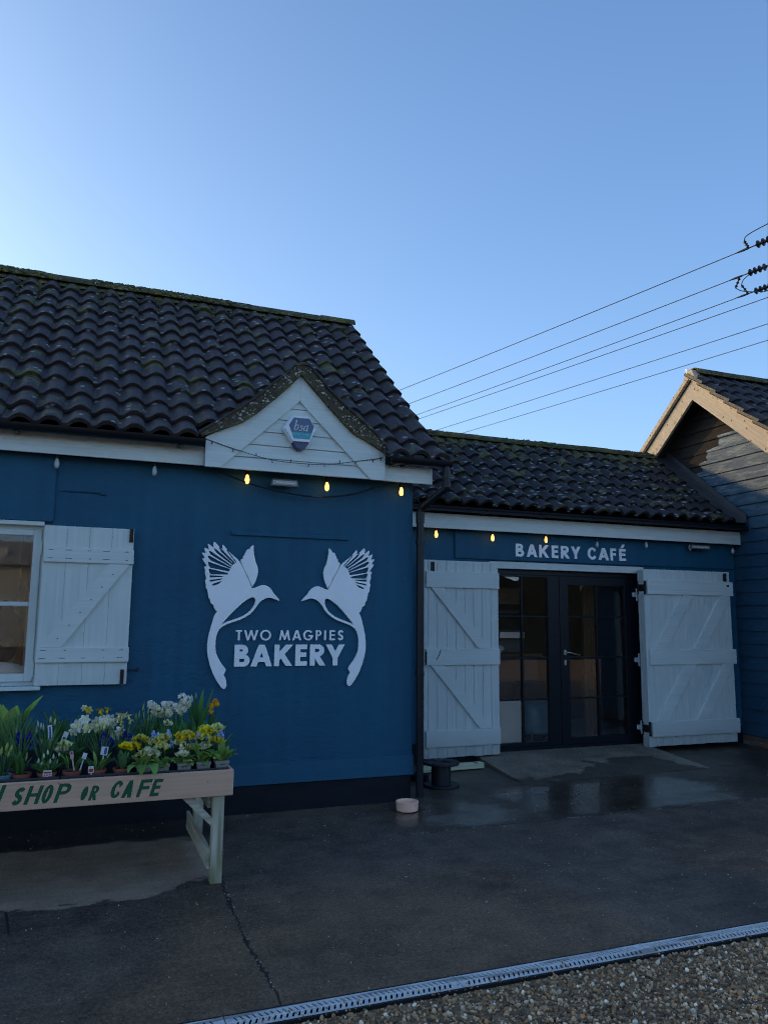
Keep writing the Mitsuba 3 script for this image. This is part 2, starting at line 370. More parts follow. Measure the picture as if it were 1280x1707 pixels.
# gravel: real stones over the part of the bed that can be seen
def stones(n, x0, x1, y0, y1, z, smin, smax, pal, seed, edge=None):
    r = np.random.default_rng(seed)
    ico = trimesh.creation.icosahedron(); bv, bf = ico.vertices, ico.faces
    xs, ys = r.uniform(x0, x1, n), r.uniform(y0, y1, n)
    s = smin + (smax - smin) * r.random(n) ** 2.2
    ax = r.uniform(.55, 1.3, (n, 3)); ax[:, 2] *= .72
    q = r.normal(size=(n, 4)); q /= np.linalg.norm(q, axis=1, keepdims=True)
    w, x, y, zq = q.T
    R = np.stack([1 - 2 * (y * y + zq * zq), 2 * (x * y - zq * w), 2 * (x * zq + y * w), 2 * (x * y + zq * w), 1 - 2 * (x * x + zq * zq), 2 * (y * zq - x * w), 2 * (x * zq - y * w), 2 * (y * zq + x * w), 1 - 2 * (x * x + y * y)], 1).reshape(n, 3, 3)
    jit = r.uniform(.78, 1.18, (n, 12, 1))
    V = np.einsum('nij,nkj->nki', R, bv[None] * jit * (ax * s[:, None])[:, None])
    V += np.stack([xs, ys, z + s * r.uniform(-.1, .55, n)], 1)[:, None]
    F = (bf[None] + (np.arange(n) * 12)[:, None, None]).reshape(-1, 3)
    ci = r.choice(len(pal), n, p=np.array([p[3] for p in pal]) / sum(p[3] for p in pal))
    col = np.array([p[:3] for p in pal])[ci] * r.uniform(.65, 1.3, (n, 1))
    return (V.reshape(-1, 3), F), np.repeat(col, 12, 0)
PAL = [(.42, .25, .125, 5), (.26, .155, .08, 4), (.55, .36, .20, 3), (.74, .58, .38, 1.8), (.86, .76, .58, .9), (.12, .08, .052, 3.6), (.46, .23, .10, 1.6), (.42, .30, .19, 2)]
g, gc = stones(62000, -.9, 5.6, 1.7, 3.238, -.010, .0028, .0135, PAL, 3)
g2, gc2 = stones(420, -.4, 4.6, 3.235, 3.32, .004, .002, .008, PAL, 31); g = (np.vstack([g[0], g2[0]]), np.vstack([g[1], g2[1] + len(g[0])])); gc = np.vstack([gc, gc2])
stuff('gravel', g, 'stones', 'brown and cream pea gravel beyond the metal drain', 'gravel', color=gc)
g, gc = stones(2600, -.9, 7.5, 3.40, 6.6, .0,   .0012, .0050, [(.50, .47, .41, 3), (.25, .22, .18, 2), (.12, .10, .08, 1)], 4)
stuff('grit', g, 'stones', 'pale grit and stone chips scattered on the dark concrete', 'grit', color=gc)
r_ = np.random.default_rng(12); yy = r_.uniform(3.42, 5.08, 90); cr = []
g, gc = stones(90, 0, 1, 0, 1, .001, .002, .006, [(.22, .19, .15, 2), (.10, .08, .06, 3), (.40, .37, .30, 1)], 12)
V = g[0].reshape(90, 12, 3); V[:, :, 0] += (.875 + .10 * np.clip((yy - 4.2) / .95, 0, 1) * np.maximum(yy - 4.2, 0) * .45 + r_.normal(0, .012, 90) - V[:, :, 0].mean(1))[:, None]; V[:, :, 1] += (yy - V[:, :, 1].mean(1))[:, None]
stuff('crack_debris', (V.reshape(-1, 3), g[1]), 'stones', 'loose crumbs lying in the long crack that runs to the drain', 'debris', color=gc)

# drain channel
dc = thing('drain_channel', 'long galvanised metal drain channel with slotted grating along the gravel edge', 'drain')
b = MB(); b.box(-3, 7, 3.246, 3.258, -.12, .004); b.box(-3, 7, 3.368, 3.380, -.12, .004); b.box(-3, 7, 3.258, 3.368, -.12, -.10)
obj('channel', b, 'black_rubber', dc)
L = 1.026; plate = sbox(0, 0, L, .108); slots = []
for k in range(38):
    x = .042 + k * .0253
    for s, y0 in ((1, .018), (-1, .060)):
        p0, p1 = (x - .006 * s, y0), (x + .006 * s, y0 + .030)
        slots.append(LineString([p0, p1]).buffer(.0043, cap_style='round', quad_segs=2))
grate = extr(plate.difference(unary_union(slots)), .004)
rib = MB(); rib.mesh(grate); rib.box(.002, L - .002, .051, .057, .0005, .0062, .001)
rib.box(0, .012, .0, .108, .0005, .0056); rib.box(L - .012, L, 0, .108, .0005, .0056)
gd = shape(rib, 'zinc')
for k in range(-2, 5):
    obj('grate', gd, 'zinc', dc, M=T().translate([.631 + k * 1.030, 3.259, .0005]).matrix)

# ------------------------------------------------------------------ roofs
def tile_mesh(W, Lg, seed, amp=.0255, lean=1.0):
    r = np.random.default_rng(seed); nu = 10
    u = np.linspace(0, W * 1.10, nu + 1)
    w = amp * np.cos(2 * np.pi * (u / W - .70)) * lean + .011 * u / W + r.normal(0, .0006, nu + 1)
    # a slightly sharper roll, as pantiles have
    w -= .0035 * np.cos(4 * np.pi * (u / W - .70))
    t = .036; vs = np.array([0, .006, Lg]); V = []
    for k, vv in enumerate(vs):
        drop = -.004 if k == 0 else 0
        V.append(np.stack([u, np.full_like(u, vv), w + drop + .046 * (1 - vv / Lg)], 1))
    V.append(np.stack([u, np.full_like(u, .004), w - t + .044], 1)); V.append(np.stack([u, np.full_like(u, Lg), w - t], 1))
    V = np.vstack(V); n = nu + 1; F = []
    def strip(a, c, flip=False):
        for i in range(nu):
            q = [a * n + i, a * n + i + 1, c * n + i + 1, c * n + i]
            F.append(q[::-1] if flip else q)
    strip(0, 1); strip(1, 2); strip(0, 3, True); strip(3, 4, True)
    F.append([0, n, 2 * n, 4 * n][::1]); F.append([0, 4 * n, 3 * n, 3 * n]); e = nu
    F.append([e, 3 * n + e, 4 * n + e, 2 * n + e])
    Q = np.array(F); tri = np.vstack([Q[:, [0, 1, 2]], Q[:, [0, 2, 3]]]); tri = tri[(tri[:, 0] != tri[:, 1]) & (tri[:, 1] != tri[:, 2]) & (tri[:, 0] != tri[:, 2])]
    return V, tri

def roof(parent, mats, x_left, x_right, W, y_eave, z_eave, tan, y_ridge, gauge, piece_from, skip=None, seed=1, lean=1.0, limit=300):
    r = np.random.default_rng(seed)
    a = math.atan(tan); s = np.array([0, math.cos(a), math.sin(a)]); n = np.array([0, -math.sin(a), math.cos(a)]); ex = np.array([1.0, 0, 0])
    length = (y_ridge - y_eave) / math.cos(a); rows = int(math.ceil(length / gauge)); gauge = length / rows
    protos = {(m_, k): shape(tile_mesh(W, gauge + .09, 10 * k + seed, lean=lean), m_, 35) for m_ in mats for k in range(2)}
    raw = [tile_mesh(W, gauge + .09, 10 * k + seed, lean=lean) for k in range(2)]
    rest = MB(); cols = int(math.ceil((x_right - x_left) / W)); todo = []
    for i in range(cols):
        x = x_right - W * 1.0 * (i + 1)
        for j in range(rows):
            if skip and skip(x + W / 2, j): continue
            todo.append((x, j))
    todo.sort(key=lambda q: -q[0] if True else 0)
    count = 0
    for x, j in todo:
        o = np.array([x, y_eave, z_eave]) + s * (gauge * j + r.normal(0, .003)) + n * (.006 + r.normal(0, .0015)) + ex * r.normal(0, .0015)
        kick = .046 if j == 0 else .014 if j == 1 else 0.0; o = o + n * kick
        w = r.normal(0, .007); e2 = ex * math.cos(w) + s * math.sin(w); s2 = s * math.cos(w) - ex * math.sin(w)
        tl = r.normal(0, .004) + (.125 if j == 0 else .045 if j == 1 else 0); n2 = n * math.cos(tl) + s2 * math.sin(tl); s3 = s2 * math.cos(tl) - n * math.sin(tl)
        M = frame_matrix(o, e2, s3, n2); k = int(r.integers(2))
        if x >= piece_from and count < limit:
            obj('tile', protos[(mats[int(r.integers(len(mats)))], k)], None, parent, M=M); count += 1
        else:
            v, f = raw[k]; rest.add(v @ M[:3, :3].T + M[:3, 3], f)
    if rest.v: stuff('tiling', rest, mats[0], '', '', parent=parent, smooth=35)

def half_ring(yc, zc, r, t, n=10):
    a = np.linspace(np.pi, 2 * np.pi, n + 1)
    o = [(yc + r * math.cos(q), zc + r * math.sin(q)) for q in a]; i = [(yc + (r - t) * math.cos(q), zc + (r - t) * math.sin(q)) for q in a[::-1]]
    return Polygon(o + i)

# ------------------------------------------------------------------ the bakery (left building)
bk = thing('bakery_building', 'dark blue rendered bakery building with brown pantile roof and small pale gablet', 'building')
WX, WY = 2.85, 6.60                                        # right-hand corner and front plane of the wall
hole = sbox(-1.95, 1.075, -.265, 2.335)
wall = sbox(-14, .228, WX, 2.98).difference(hole)
obj('front_wall', on_wall(wall, WY, .25), 'blue_render', bk)
# the render's bell-cast foot
foot = MB(); foot.mesh(along_x(Polygon([(WY, .40), (WY - .003, .40), (WY - .022, .231), (WY, .229)]), -14, WX + .012)); obj('render_foot', foot, 'blue_render', bk)
obj('plinth', cbox(-14, WX - .01, WY + .004, WY + .25, -.02, .228), 'black_plinth', bk)
side = Polygon([(WY + .25, 0), (11.75, 0), (11.75, 2.95), (9.18, 5.12), (WY + .25, 3.15)])
obj('side_wall', along_x(side, WX - .25, WX), 'blue_render', bk)
obj('back_wall', on_wall(sbox(-14, 0, WX - .25, 2.9).difference(sbox(-5.6, .9, -2.2, 2.3)), 11.5, .25), 'blue_render', bk)
obj('rear_pane', ([(-5.6, 11.6, .9), (-2.2, 11.6, .9), (-2.2, 11.6, 2.3), (-5.6, 11.6, 2.3)], [[0, 1, 2], [0, 2, 3]]), 'pane_glass', bk)
obj('end_wall', along_x(Polygon([(WY + .25, 0), (11.5, 0), (11.5, 2.95), (9.18, 5.1), (WY + .25, 3.1)]), -14, -13.75), 'blue_render', bk)
obj('ceiling', cbox(-13.75, WX - .25, WY + .25, 11.5, 2.55, 2.6), 'room_wall', bk)
obj('soffit', cbox(-14, 3.0, 6.47, 6.599, 2.885, 2.90), 'black_plinth', bk)
b = MB(); b.box(-14, .884, 6.45, 6.47, 2.868, 3.03, .003); b.box(2.482, 2.985, 6.45, 6.47, 2.858, 3.01, .003)
obj('fascia', b, 'pale_fascia', bk)
# thin batten, raised panel over the window, render crack hook
obj('batten', cbox(1.152, 2.214, 6.578, 6.6, 2.312, 2.352, .002), 'blue_render', bk)
obj('raised_panel', cbox(-2.3, -.25, 6.568, 6.6, 2.346, 2.883, .003), 'blue_render', bk)
b = MB(); b.tube([(-.20, 6.594, 2.60), (.0, 6.592, 2.603), (.12, 6.592, 2.598)], .005, 6); b.box(.085, .13, 6.58, 6.6, 2.585, 2.612, .004); obj('cable_stub', b, 'blue_board', bk)

ROOF = numbered(bk + '__roof')
labels[ROOF] = {'label': 'brown pantile roof speckled with pale lichen'}
EY, EZ, TAN, RY = 6.30, 3.020, .840, 9.055
roof(ROOF, ['roof_tile_a'], -14, 3.055, .2065, EY, EZ, TAN, RY, .300, -2.05,
     skip=lambda x, j: .86 < x < 2.50 and j == 0, seed=3)
rb = 2 * RY - EY
obj('underlay', along_x(Polygon([(EY + .2, EZ + .168 - .05), (RY, EZ + TAN * (RY - EY) - .05), (rb, EZ - .05), (rb, EZ - .02), (RY, EZ + TAN * (RY - EY) - .012), (EY + .2, EZ + .168 - .025)]), -14, 3.03), 'black_plinth', ROOF)
zr = EZ + TAN * (RY - EY)
def ridge_run(parent, x0, x1, y, z, R, mat_, step=.45):
    n = int(round((x1 - x0) / step)); step = (x1 - x0) / n; r = np.random.default_rng(5)
    a = np.linspace(-.15, np.pi + .15, 9); prof = [(y + R * math.cos(q), z + R * .75 * math.sin(q)) for q in a]
    inn = [(y + (R - .02) * math.cos(q), z + (R - .02) * .75 * math.sin(q)) for q in a[::-1]]
    for k in range(n):
        dz = r.normal(0, .004); sc = 1 + (.03 if k % 2 else 0)
        poly = affinity.scale(affinity.translate(Polygon(prof + inn), 0, dz), 1, 1)
        obj('ridge_tile', along_x(poly, x0 + k * step - .004, x0 + (k + 1) * step - .008), mat_, parent, 40)
ridge_run(ROOF, -3.2, 3.07, RY + .02, zr + .028, .112, 'mossy_mortar')
obj('ridge_bedding', along_x(Polygon([(RY - .115, zr - .06), (RY + .15, zr - .06), (RY + .02, zr + .06)]), -14, 3.06), 'mossy_mortar', ROOF)
obj('verge_mortar', along_x(Polygon([(EY + .02, EZ - .045), (RY, zr - .045), (RY, zr + .01), (EY + .02, EZ + .01)]), 3.03, 3.052), 'black_plinth', ROOF)
b = MB()
for x0, x1 in ((-14, .866), (2.515, 3.115)):
    b.mesh(along_x(half_ring(6.335, 3.058, .058, .005), x0, x1))
    for xe in (x0, x1 - .006): b.mesh(along_x(Polygon([(6.335 + .060 * math.cos(q), 3.059 + .062 * math.sin(q)) for q in np.linspace(np.pi, 2 * np.pi, 11)]), xe, xe + .007))
obj('gutter', b, 'black_plastic', bk, 40)
for x in (-.56, .66, -1.46, 2.66, 2.545):
    w = .03 if x != 2.545 else .05
    obj('gutter_bracket', along_x(half_ring(6.335, 3.058, .066, .009).union(sbox(6.335, 2.995, 6.455, 3.02)), x, x + w), 'black_plastic', bk, 40)
# downpipe with its swan neck
p = spline([(3.075, 6.335, 3.03), (3.075, 6.335, 2.90)], 3).tolist() + spline([(3.075, 6.335, 2.845), (3.055, 6.355, 2.80), (2.93, 6.50, 2.665), (2.905, 6.535, 2.62), (2.90, 6.54, 2.55)], 5).tolist() + [(2.90, 6.54, .04)]
obj('downpipe', MB().tube(p, .034, 14), 'black_plastic', bk, 40)
for (x, y, z0, z1, r) in ((3.075, 6.335, 2.90, 2.97, .041), (3.075, 6.335, 2.815, 2.86, .042), (2.90, 6.54, 2.50, 2.60, .041), (2.90, 6.54, 2.30, 2.345, .042), (2.90, 6.54, 1.1, 1.14, .042)):
    obj('pipe_collar', MB().tube([(x, y, z0), (x, y, z1)], r, 14), 'black_plastic', bk, 40)

def moss_tufts(parent, n, x0, x1, y, z, R, tan, seed, spread):
    r = np.random.default_rng(seed); b = MB(); ico = trimesh.creation.icosahedron(); cc = []
    for i in range(n):
        x = r.uniform(x0, x1)
        if meshkit.noise(np.array([x * 2.3, seed, 0.0])) < .38: continue
        if r.random() < spread: d = r.uniform(.10, .55) ** 1.0; c = np.array([x, y - d, z - .02 - tan * d + .030])
        else: q = r.uniform(.9, 3.3); c = np.array([x, y + R * math.cos(q), z + R * .75 * math.sin(q)])
        s_ = r.uniform(.007, .020) * np.array([1.3, 1.0, .7])
        k = (.16, .145, .045) if r.random() < .3 else (.075, .085, .025) if r.random() < .7 else (.22, .20, .13)
        b.add(c + ico.vertices * s_ * r.uniform(.7, 1.25, (12, 1)), ico.faces, np.array(k) * r.uniform(.6, 1.3))
    stuff('moss', b, 'stones', '', '', parent=parent)
moss_tufts(ROOF, 2600, -2.6, 3.05, RY + .02, zr + .028, .112, TAN, 3, .35)
# gablet over the wall
GB = numbered(bk + '__gablet'); labels[GB] = {'label': 'pale boarded gablet with mossy verge above the wall sign'}
top = [(.815, 3.128), (.932, 3.212), (1.057, 3.305), (1.185, 3.399), (1.314, 3.509), (1.445, 3.635), (1.565, 3.747), (1.606, 3.802), (1.675, 3.829), (1.745, 3.827), (1.803, 3.764), (1.934, 3.624), (2.081, 3.499), (2.229, 3.387), (2.378, 3.274), (2.476, 3.168), (2.5, 3.099)]
drip = [(.84, 3.104), (.977, 3.164), (1.182, 3.261), (1.298, 3.351), (1.456, 3.499), (1.59, 3.633), (1.678, 3.74), (1.786, 3.629), (1.947, 3.464), (2.094, 3.323), (2.182, 3.25), (2.316, 3.189), (2.496, 3.091)]
def off(l, dz): return [(x, z + dz) for x, z in l]
obj('verge_strip', on_wall(Polygon(off(top, -.014) + drip[::-1]), 6.352, .10), 'lichen_mortar', GB)
obj('tile_edge', on_wall(Polygon(off(top, .012) + off(top, -.012)[::-1]), 6.335, .14), 'roof_tile_a', GB)
obj('drip_strip', on_wall(LineString(off(drip, -.004)).buffer(.0055, cap_style='flat', join_style='mitre'), 6.344, .05), 'mossy_mortar', GB)
gr = on_wall(Polygon(off(top, .008) + off(top, -.05)[::-1]), 6.475, 1.2); obj('gablet_roof', gr, 'roof_tile_a', GB)
outer = Polygon([(.883, 2.852)] + [(.878, 3.10)] + off(drip[1:-1], -.006) + [(2.484, 3.085), (2.481, 2.849)])
tri = Polygon([(1.678, 3.497), (1.012, 2.8515), (2.345, 2.8495)])
rakes = outer.difference(tri.buffer(.001))
half = sbox(0, 2, 1.68, 4.5), sbox(1.68, 2, 4, 4.5)
obj('rake_board', on_wall(rakes.intersection(sbox(0, 2, 1.679, 4.5)), 6.385, .03), 'pale_fascia', GB)
obj('rake_board', on_wall(rakes.intersection(sbox(1.681, 2, 4, 4.5)), 6.385, .03), 'pale_fascia', GB)
zs = [2.8505, 2.962, 3.077, 3.196, 3.316, 3.424, 3.50]
for z0, z1 in zip(zs[:-1], zs[1:]):
    q = tri.intersection(sbox(0, z0 + .004, 4, z1)); 
    m = on_wall(q, 6.405, .03); v = m.vertices.copy(); up = (v[:, 2] - z0) / (z1 - z0); fr = v[:, 1] < 6.42
    v[fr, 1] += .011 * up[fr]; m.vertices = v
    obj('cladding_board', m, 'pale_fascia', GB)
obj('backing', on_wall(outer.buffer(-.01), 6.437, .03), 'black_plinth', GB)

# window with its sashes
WN = numbered(bk + '__window')
xs0, xs1 = -1.95, -.265
fr = MB()
fr.box(xs0, xs1, 6.64, 6.70, 2.285, 2.335); fr.box(xs0, xs1, 6.64, 6.70, 1.075, 1.104); fr.box(-.325, xs1, 6.64, 6.70, 1.104, 2.285); fr.box(xs0, xs0 + .06, 6.64, 6.70, 1.104, 2.285); fr.box(-.93, -.89, 6.64, 6.70, 1.104, 2.285)
obj('frame', fr, 'grey_paint_upright', WN)
obj('head_strip', cbox(-2.0, -.312, 6.575, 6.64, 2.312, 2.3445, .002), 'grey_paint_level', WN)
obj('jamb_post', cbox(-.305, -.266, 6.59, 6.64, 1.075, 2.3115, .002), 'grey_paint_upright', WN)
obj('sill', cbox(-2.0, -.262, 6.51, 6.66, 1.048, 1.074, .003), 'grey_paint_level', WN)
for x0, x1 in ((-.889, -.327), (-1.889, -1.33)):
    ss = MB()
    ss.box(x0, x0 + .058, 6.622, 6.66, 1.106, 2.283, .004); ss.box(x1 - .058, x1, 6.622, 6.66, 1.106, 2.283, .004)
    ss.box(x0 + .058, x1 - .058, 6.622, 6.66, 1.106, 1.168, .004); ss.box(x0 + .058, x1 - .058, 6.622, 6.66, 2.234, 2.283, .004); ss.box(x0 + .058, x1 - .058, 6.624, 6.658, 1.682, 1.716, .004)
    obj('sash', ss, 'grey_paint_upright', WN)
    for z0, z1 in ((1.168, 1.682), (1.716, 2.234)):
        obj('pane', ([(x0 + .058, 6.64, z0), (x1 - .058, 6.64, z0), (x1 - .058, 6.64, z1), (x0 + .058, 6.64, z1)], [[0, 1, 2], [0, 2, 3]]), 'pane_glass', WN)
obj('pane', ([(-1.33, 6.67, 1.104), (-.93, 6.67, 1.104), (-.93, 6.67, 2.285), (-1.33, 6.67, 2.285)], [[0, 1, 2], [0, 2, 3]]), 'pane_glass', WN)
for z in (1.20, 2.14): obj('hinge', cbox(-.332, -.318, 6.612, 6.624, z - .06, z + .06, .002), 'grey_paint_upright', WN)

# the window's open shutter
def plank_row(parent, x0, x1, n, y0, y1, z0, z1, gap, mat_, ragged=0.0, seed=0):
    r = np.random.default_rng(seed); w = (x1 - x0) / n
    for k in range(n):
        a, c = x0 + k * w + gap / 2, x0 + (k + 1) * w - gap / 2
        dz = r.uniform(0, ragged)
        obj('plank', cbox(a, c, y0 + r.uniform(0, .0012), y1, z0 + dz, z1 - r.uniform(0, .002), .0022), mat_, parent)
def brace(parent, pts, y0, y1, mat_='grey_paint_level'):
    obj('brace', on_wall(Polygon(pts), y0, y1 - y0), mat_, parent)
SH = numbered(bk + '__shutter')
plank_row(SH, -.307, .362, 4, 6.535, 6.558, 1.080, 2.314, .0012, 'grey_paint_upright', seed=1)
for z0, z1, x0 in ((2.026, 2.142, -.300), (1.253, 1.369, -.308)):
    obj('rail', cbox(x0, .368, 6.512, 6.534, z0, z1, .003), 'grey_paint_level', SH)
brace(SH, [(.185, 2.024), (.337, 2.024), (-.130, 1.371), (-.290, 1.371)], 6.514, 6.5345)
for x0, x1, z0, z1 in ((.326, .357, 2.205, 2.312), (.312, .340, 1.083, 1.195)):
    h = MB(); h.box(x0, x1, 6.524, 6.534, z0, z1, .003); h.tube([(x0 + .006, 6.522, z0), (x0 + .006, 6.522, z1)], .006, 8); h.tube([(x1 - .006, 6.523, z0), (x1 - .006, 6.523, z1)], .005, 8)
    obj('hinge', h, 'rusty_iron', SH)
n_ = MB()
for z in (2.055, 2.12, 1.285, 1.345):
    for k in range(5): n_.box(-.26 + .14 * k + rnd.uniform(-.03, .03), -.255 + .14 * k + .02, 6.5105, 6.514, z, z + .005)
for t in np.linspace(.1, .9, 6): n_.box(.26 - .47 * t - .004, .26 - .47 * t + .008, 6.5125, 6.516, 2.0 - .63 * t, 2.0 - .63 * t + .007)
stuff('nails', n_, 'lamp_grey', '', '', parent=SH)
cat = MB(); cat.tube([(.36, 6.56, 1.186), (.43, 6.56, 1.19)], .005, 8); cat.tube([(.425, 6.56, 1.175), (.45, 6.56, 1.20)], .009, 8); cat.tube([(.43, 6.56, 1.19), (.43, 6.60, 1.19)], .006, 8)
obj('shutter_catch', cat, 'black_iron', bk)

# things to be seen through the window
k = thing('window_cushion', 'cream cushion lying on the ledge inside the small window', 'cushion')
cu = trimesh.creation.icosphere(3, 1.0); vv = cu.vertices * [.30, .15, .075]; vv += (meshkit.fbm(vv * 9 + 3, 3)[:, None] - .5) * .05; cu.vertices = vv + [-.66, 6.92, 1.17]
obj('cover', cu, 'cream_cloth', k, True)
k = thing('dark_jacket', 'dark navy jacket hung over a chair back behind the window', 'jacket')
ja = trimesh.creation.icosphere(3, 1.0); vv = ja.vertices * [.15, .12, .26]; vv[:, 0] *= 1 - .35 * np.clip(vv[:, 2:3][:, 0] / .26, 0, 1); vv += (meshkit.fbm(vv * 8 + 5, 3)[:, None] - .5) * .05; ja.vertices = vv + [-.60, 7.18, 1.47]
obj('body', ja, 'dark_cloth', k, True)
k = thing('timber_post', 'brown timber post inside the room behind the small window', 'post')
obj('post', cbox(-.515, -.455, 7.45, 7.53, 0, 2.55, .004), 'room_wood', k)
k = thing('window_ledge', 'wide timber ledge inside the small window', 'ledge')
obj('board', cbox(-1.95, -.30, 6.86, 7.15, 1.06, 1.10, .004), 'room_wood', k)
obj('floor_slab', cbox(-13.75, WX - .25, WY + .25, 11.5, -.05, .02), 'room_floor', bk)
obj('partition', cbox(-1.3, WX - .26, 9.3, 9.4, .02, 2.55), 'room_wall', bk)

# ------------------------------------------------------------------ signs
BIRD = [(1344,1860),(1370,1864),(1403,1879),(1439,1891),(1469,1885),(1498,1868),(1520,1843),(1537,1816),(1563,1791),(1587,1761),(1585,1756),(1555,1767),(1522,1778),(1492,1782),(1464,1775),(1439,1761),(1415,1742),(1396,1718),(1376,1685),(1357,1661),(1333,1638),(1297,1614),(1258,1594),(1218,1580),(1171,1564),(1132,1548),(1105,1532),(1085,1516),(1071,1492),(1060,1457),(1054,1414),(1054,1367),(1060,1321),(1079,1278),(1104,1235),(1129,1204),(1147,1182),(1146,1168),(1130,1135),(1144,1114),(1154,1087),(1158,1048),(1151,1029),(1137,1019),(1119,1030),(1078,1085),(1045,1143),(1017,1213),(997,1283),(988,1337),(988,1399),(994,1453),(1007,1516),(1021,1571),(1034,1618),(1047,1645),(1059,1659),(1044,1669),(1030,1693),(1027,1712),(1007,1724),(998,1739),(996,1759),(983,1771),(979,1798),(974,1818),(971,1838),(958,1853),(957,1877),(953,1893),(949,1916),(958,1932),(949,1964),(946,1984),(947,2000),(936,2029),(943,2034),(961,2036),(940,2063),(919,2094),(921,2104),(940,2097),(933,2115),(913,2143),(915,2148),(949,2143),(938,2163),(930,2188),(938,2189),(975,2174),(964,2200),(962,2222),(968,2223),(1011,2190),(1005,2220),(1008,2243),(1016,2242),(1061,2198),(1086,2185),(1080,2219),(1087,2222),(1116,2188),(1153,2151),(1187,2124),(1216,2101),(1229,2085),(1252,2047),(1280,1994),(1307,1943),(1328,1898)]
HOLES = [[(1116,2182),(1124,2178),(1210,2076),(1205,2070),(1196,2076),(1127,2158)],[(1050,2200),(1060,2200),(1197,2069),(1189,2061),(1119,2118),(1069,2164)],[(1008,2187),(1024,2186),(1185,2061),(1173,2051),(1095,2105),(1029,2154)],[(970,2162),(981,2166),(1169,2047),(1163,2036),(1007,2121),(983,2136)],[(961,2122),(979,2123),(1158,2034),(1164,2028),(1154,2020),(993,2081),(968,2104)],[(966,2068),(973,2073),(1150,2018),(1155,2012),(1145,1995),(987,2022),(972,2040)],[(974,2008),(983,2015),(1131,1984),(1138,1979),(1134,1969),(993,1967),(981,1981)],[(982,1957),(989,1961),(1110,1956),(1112,1951),(994,1941),(984,1944)],[(980,1913),(991,1921),(1109,1940),(1074,1923),(992,1906)],[(1001,1878),(1016,1890),(1098,1920),(1059,1887),(1020,1874)],[(1092,1544),(1130,1591),(1168,1635),(1214,1683),(1261,1728),(1308,1763),(1340,1780),(1365,1782),(1378,1766),(1377,1742),(1367,1713),(1348,1681),(1320,1653),(1281,1627),(1233,1605),(1178,1587),(1131,1570)]]
WING = [(1347,1870),(1361,1895),(1377,1928),(1390,1977),(1393,2017),(1385,2050),(1367,2090),(1353,2147),(1347,2196),(1348,2228),(1338,2226),(1321,2211),(1315,2190),(1302,2195),(1290,2185),(1279,2160),(1271,2140),(1262,2135),(1260,2111),(1244,2104),(1241,2086),(1258,2050),(1286,1998),(1310,1954),(1332,1902),(1344,1882)]
def P(l): return Polygon([(x / 1000, z / 1000) for x, z in l]).buffer(0)
body = P(BIRD).difference(unary_union([P(h) for h in HOLES])).buffer(.0025).buffer(-.0025).buffer(-.0015).buffer(.0015)
wing = P(WING).buffer(-.002).buffer(.002)
for side, lab in ((0, 'white cut-out magpie sign on the blue wall facing right, left of the lettering'), (1, 'white cut-out magpie sign on the blue wall facing left, right of the lettering')):
    k = thing('bird_sign', lab, 'sign', None)
    fl = (lambda g: affinity.scale(g, -1, 1, origin=(1.6855, 0))) if side else (lambda g: g)
    obj('bird_body', on_wall(fl(body), 6.566, .018), 'white_sign', k)
    obj('bird_wing', on_wall(fl(wing), 6.566, .018), 'white_sign', k)
    b = MB()
    for (x, z) in ((1.10, 1.95), (1.25, 1.80), (1.02, 1.40), (1.10, 1.12), (1.34, 2.05)):
        x = 2 * 1.6855 - x if side else x; b.tube([(x, 6.583, z), (x, 6.601, z)], .008, 8)
    obj('stand_off', b, 'sign_edge', k)

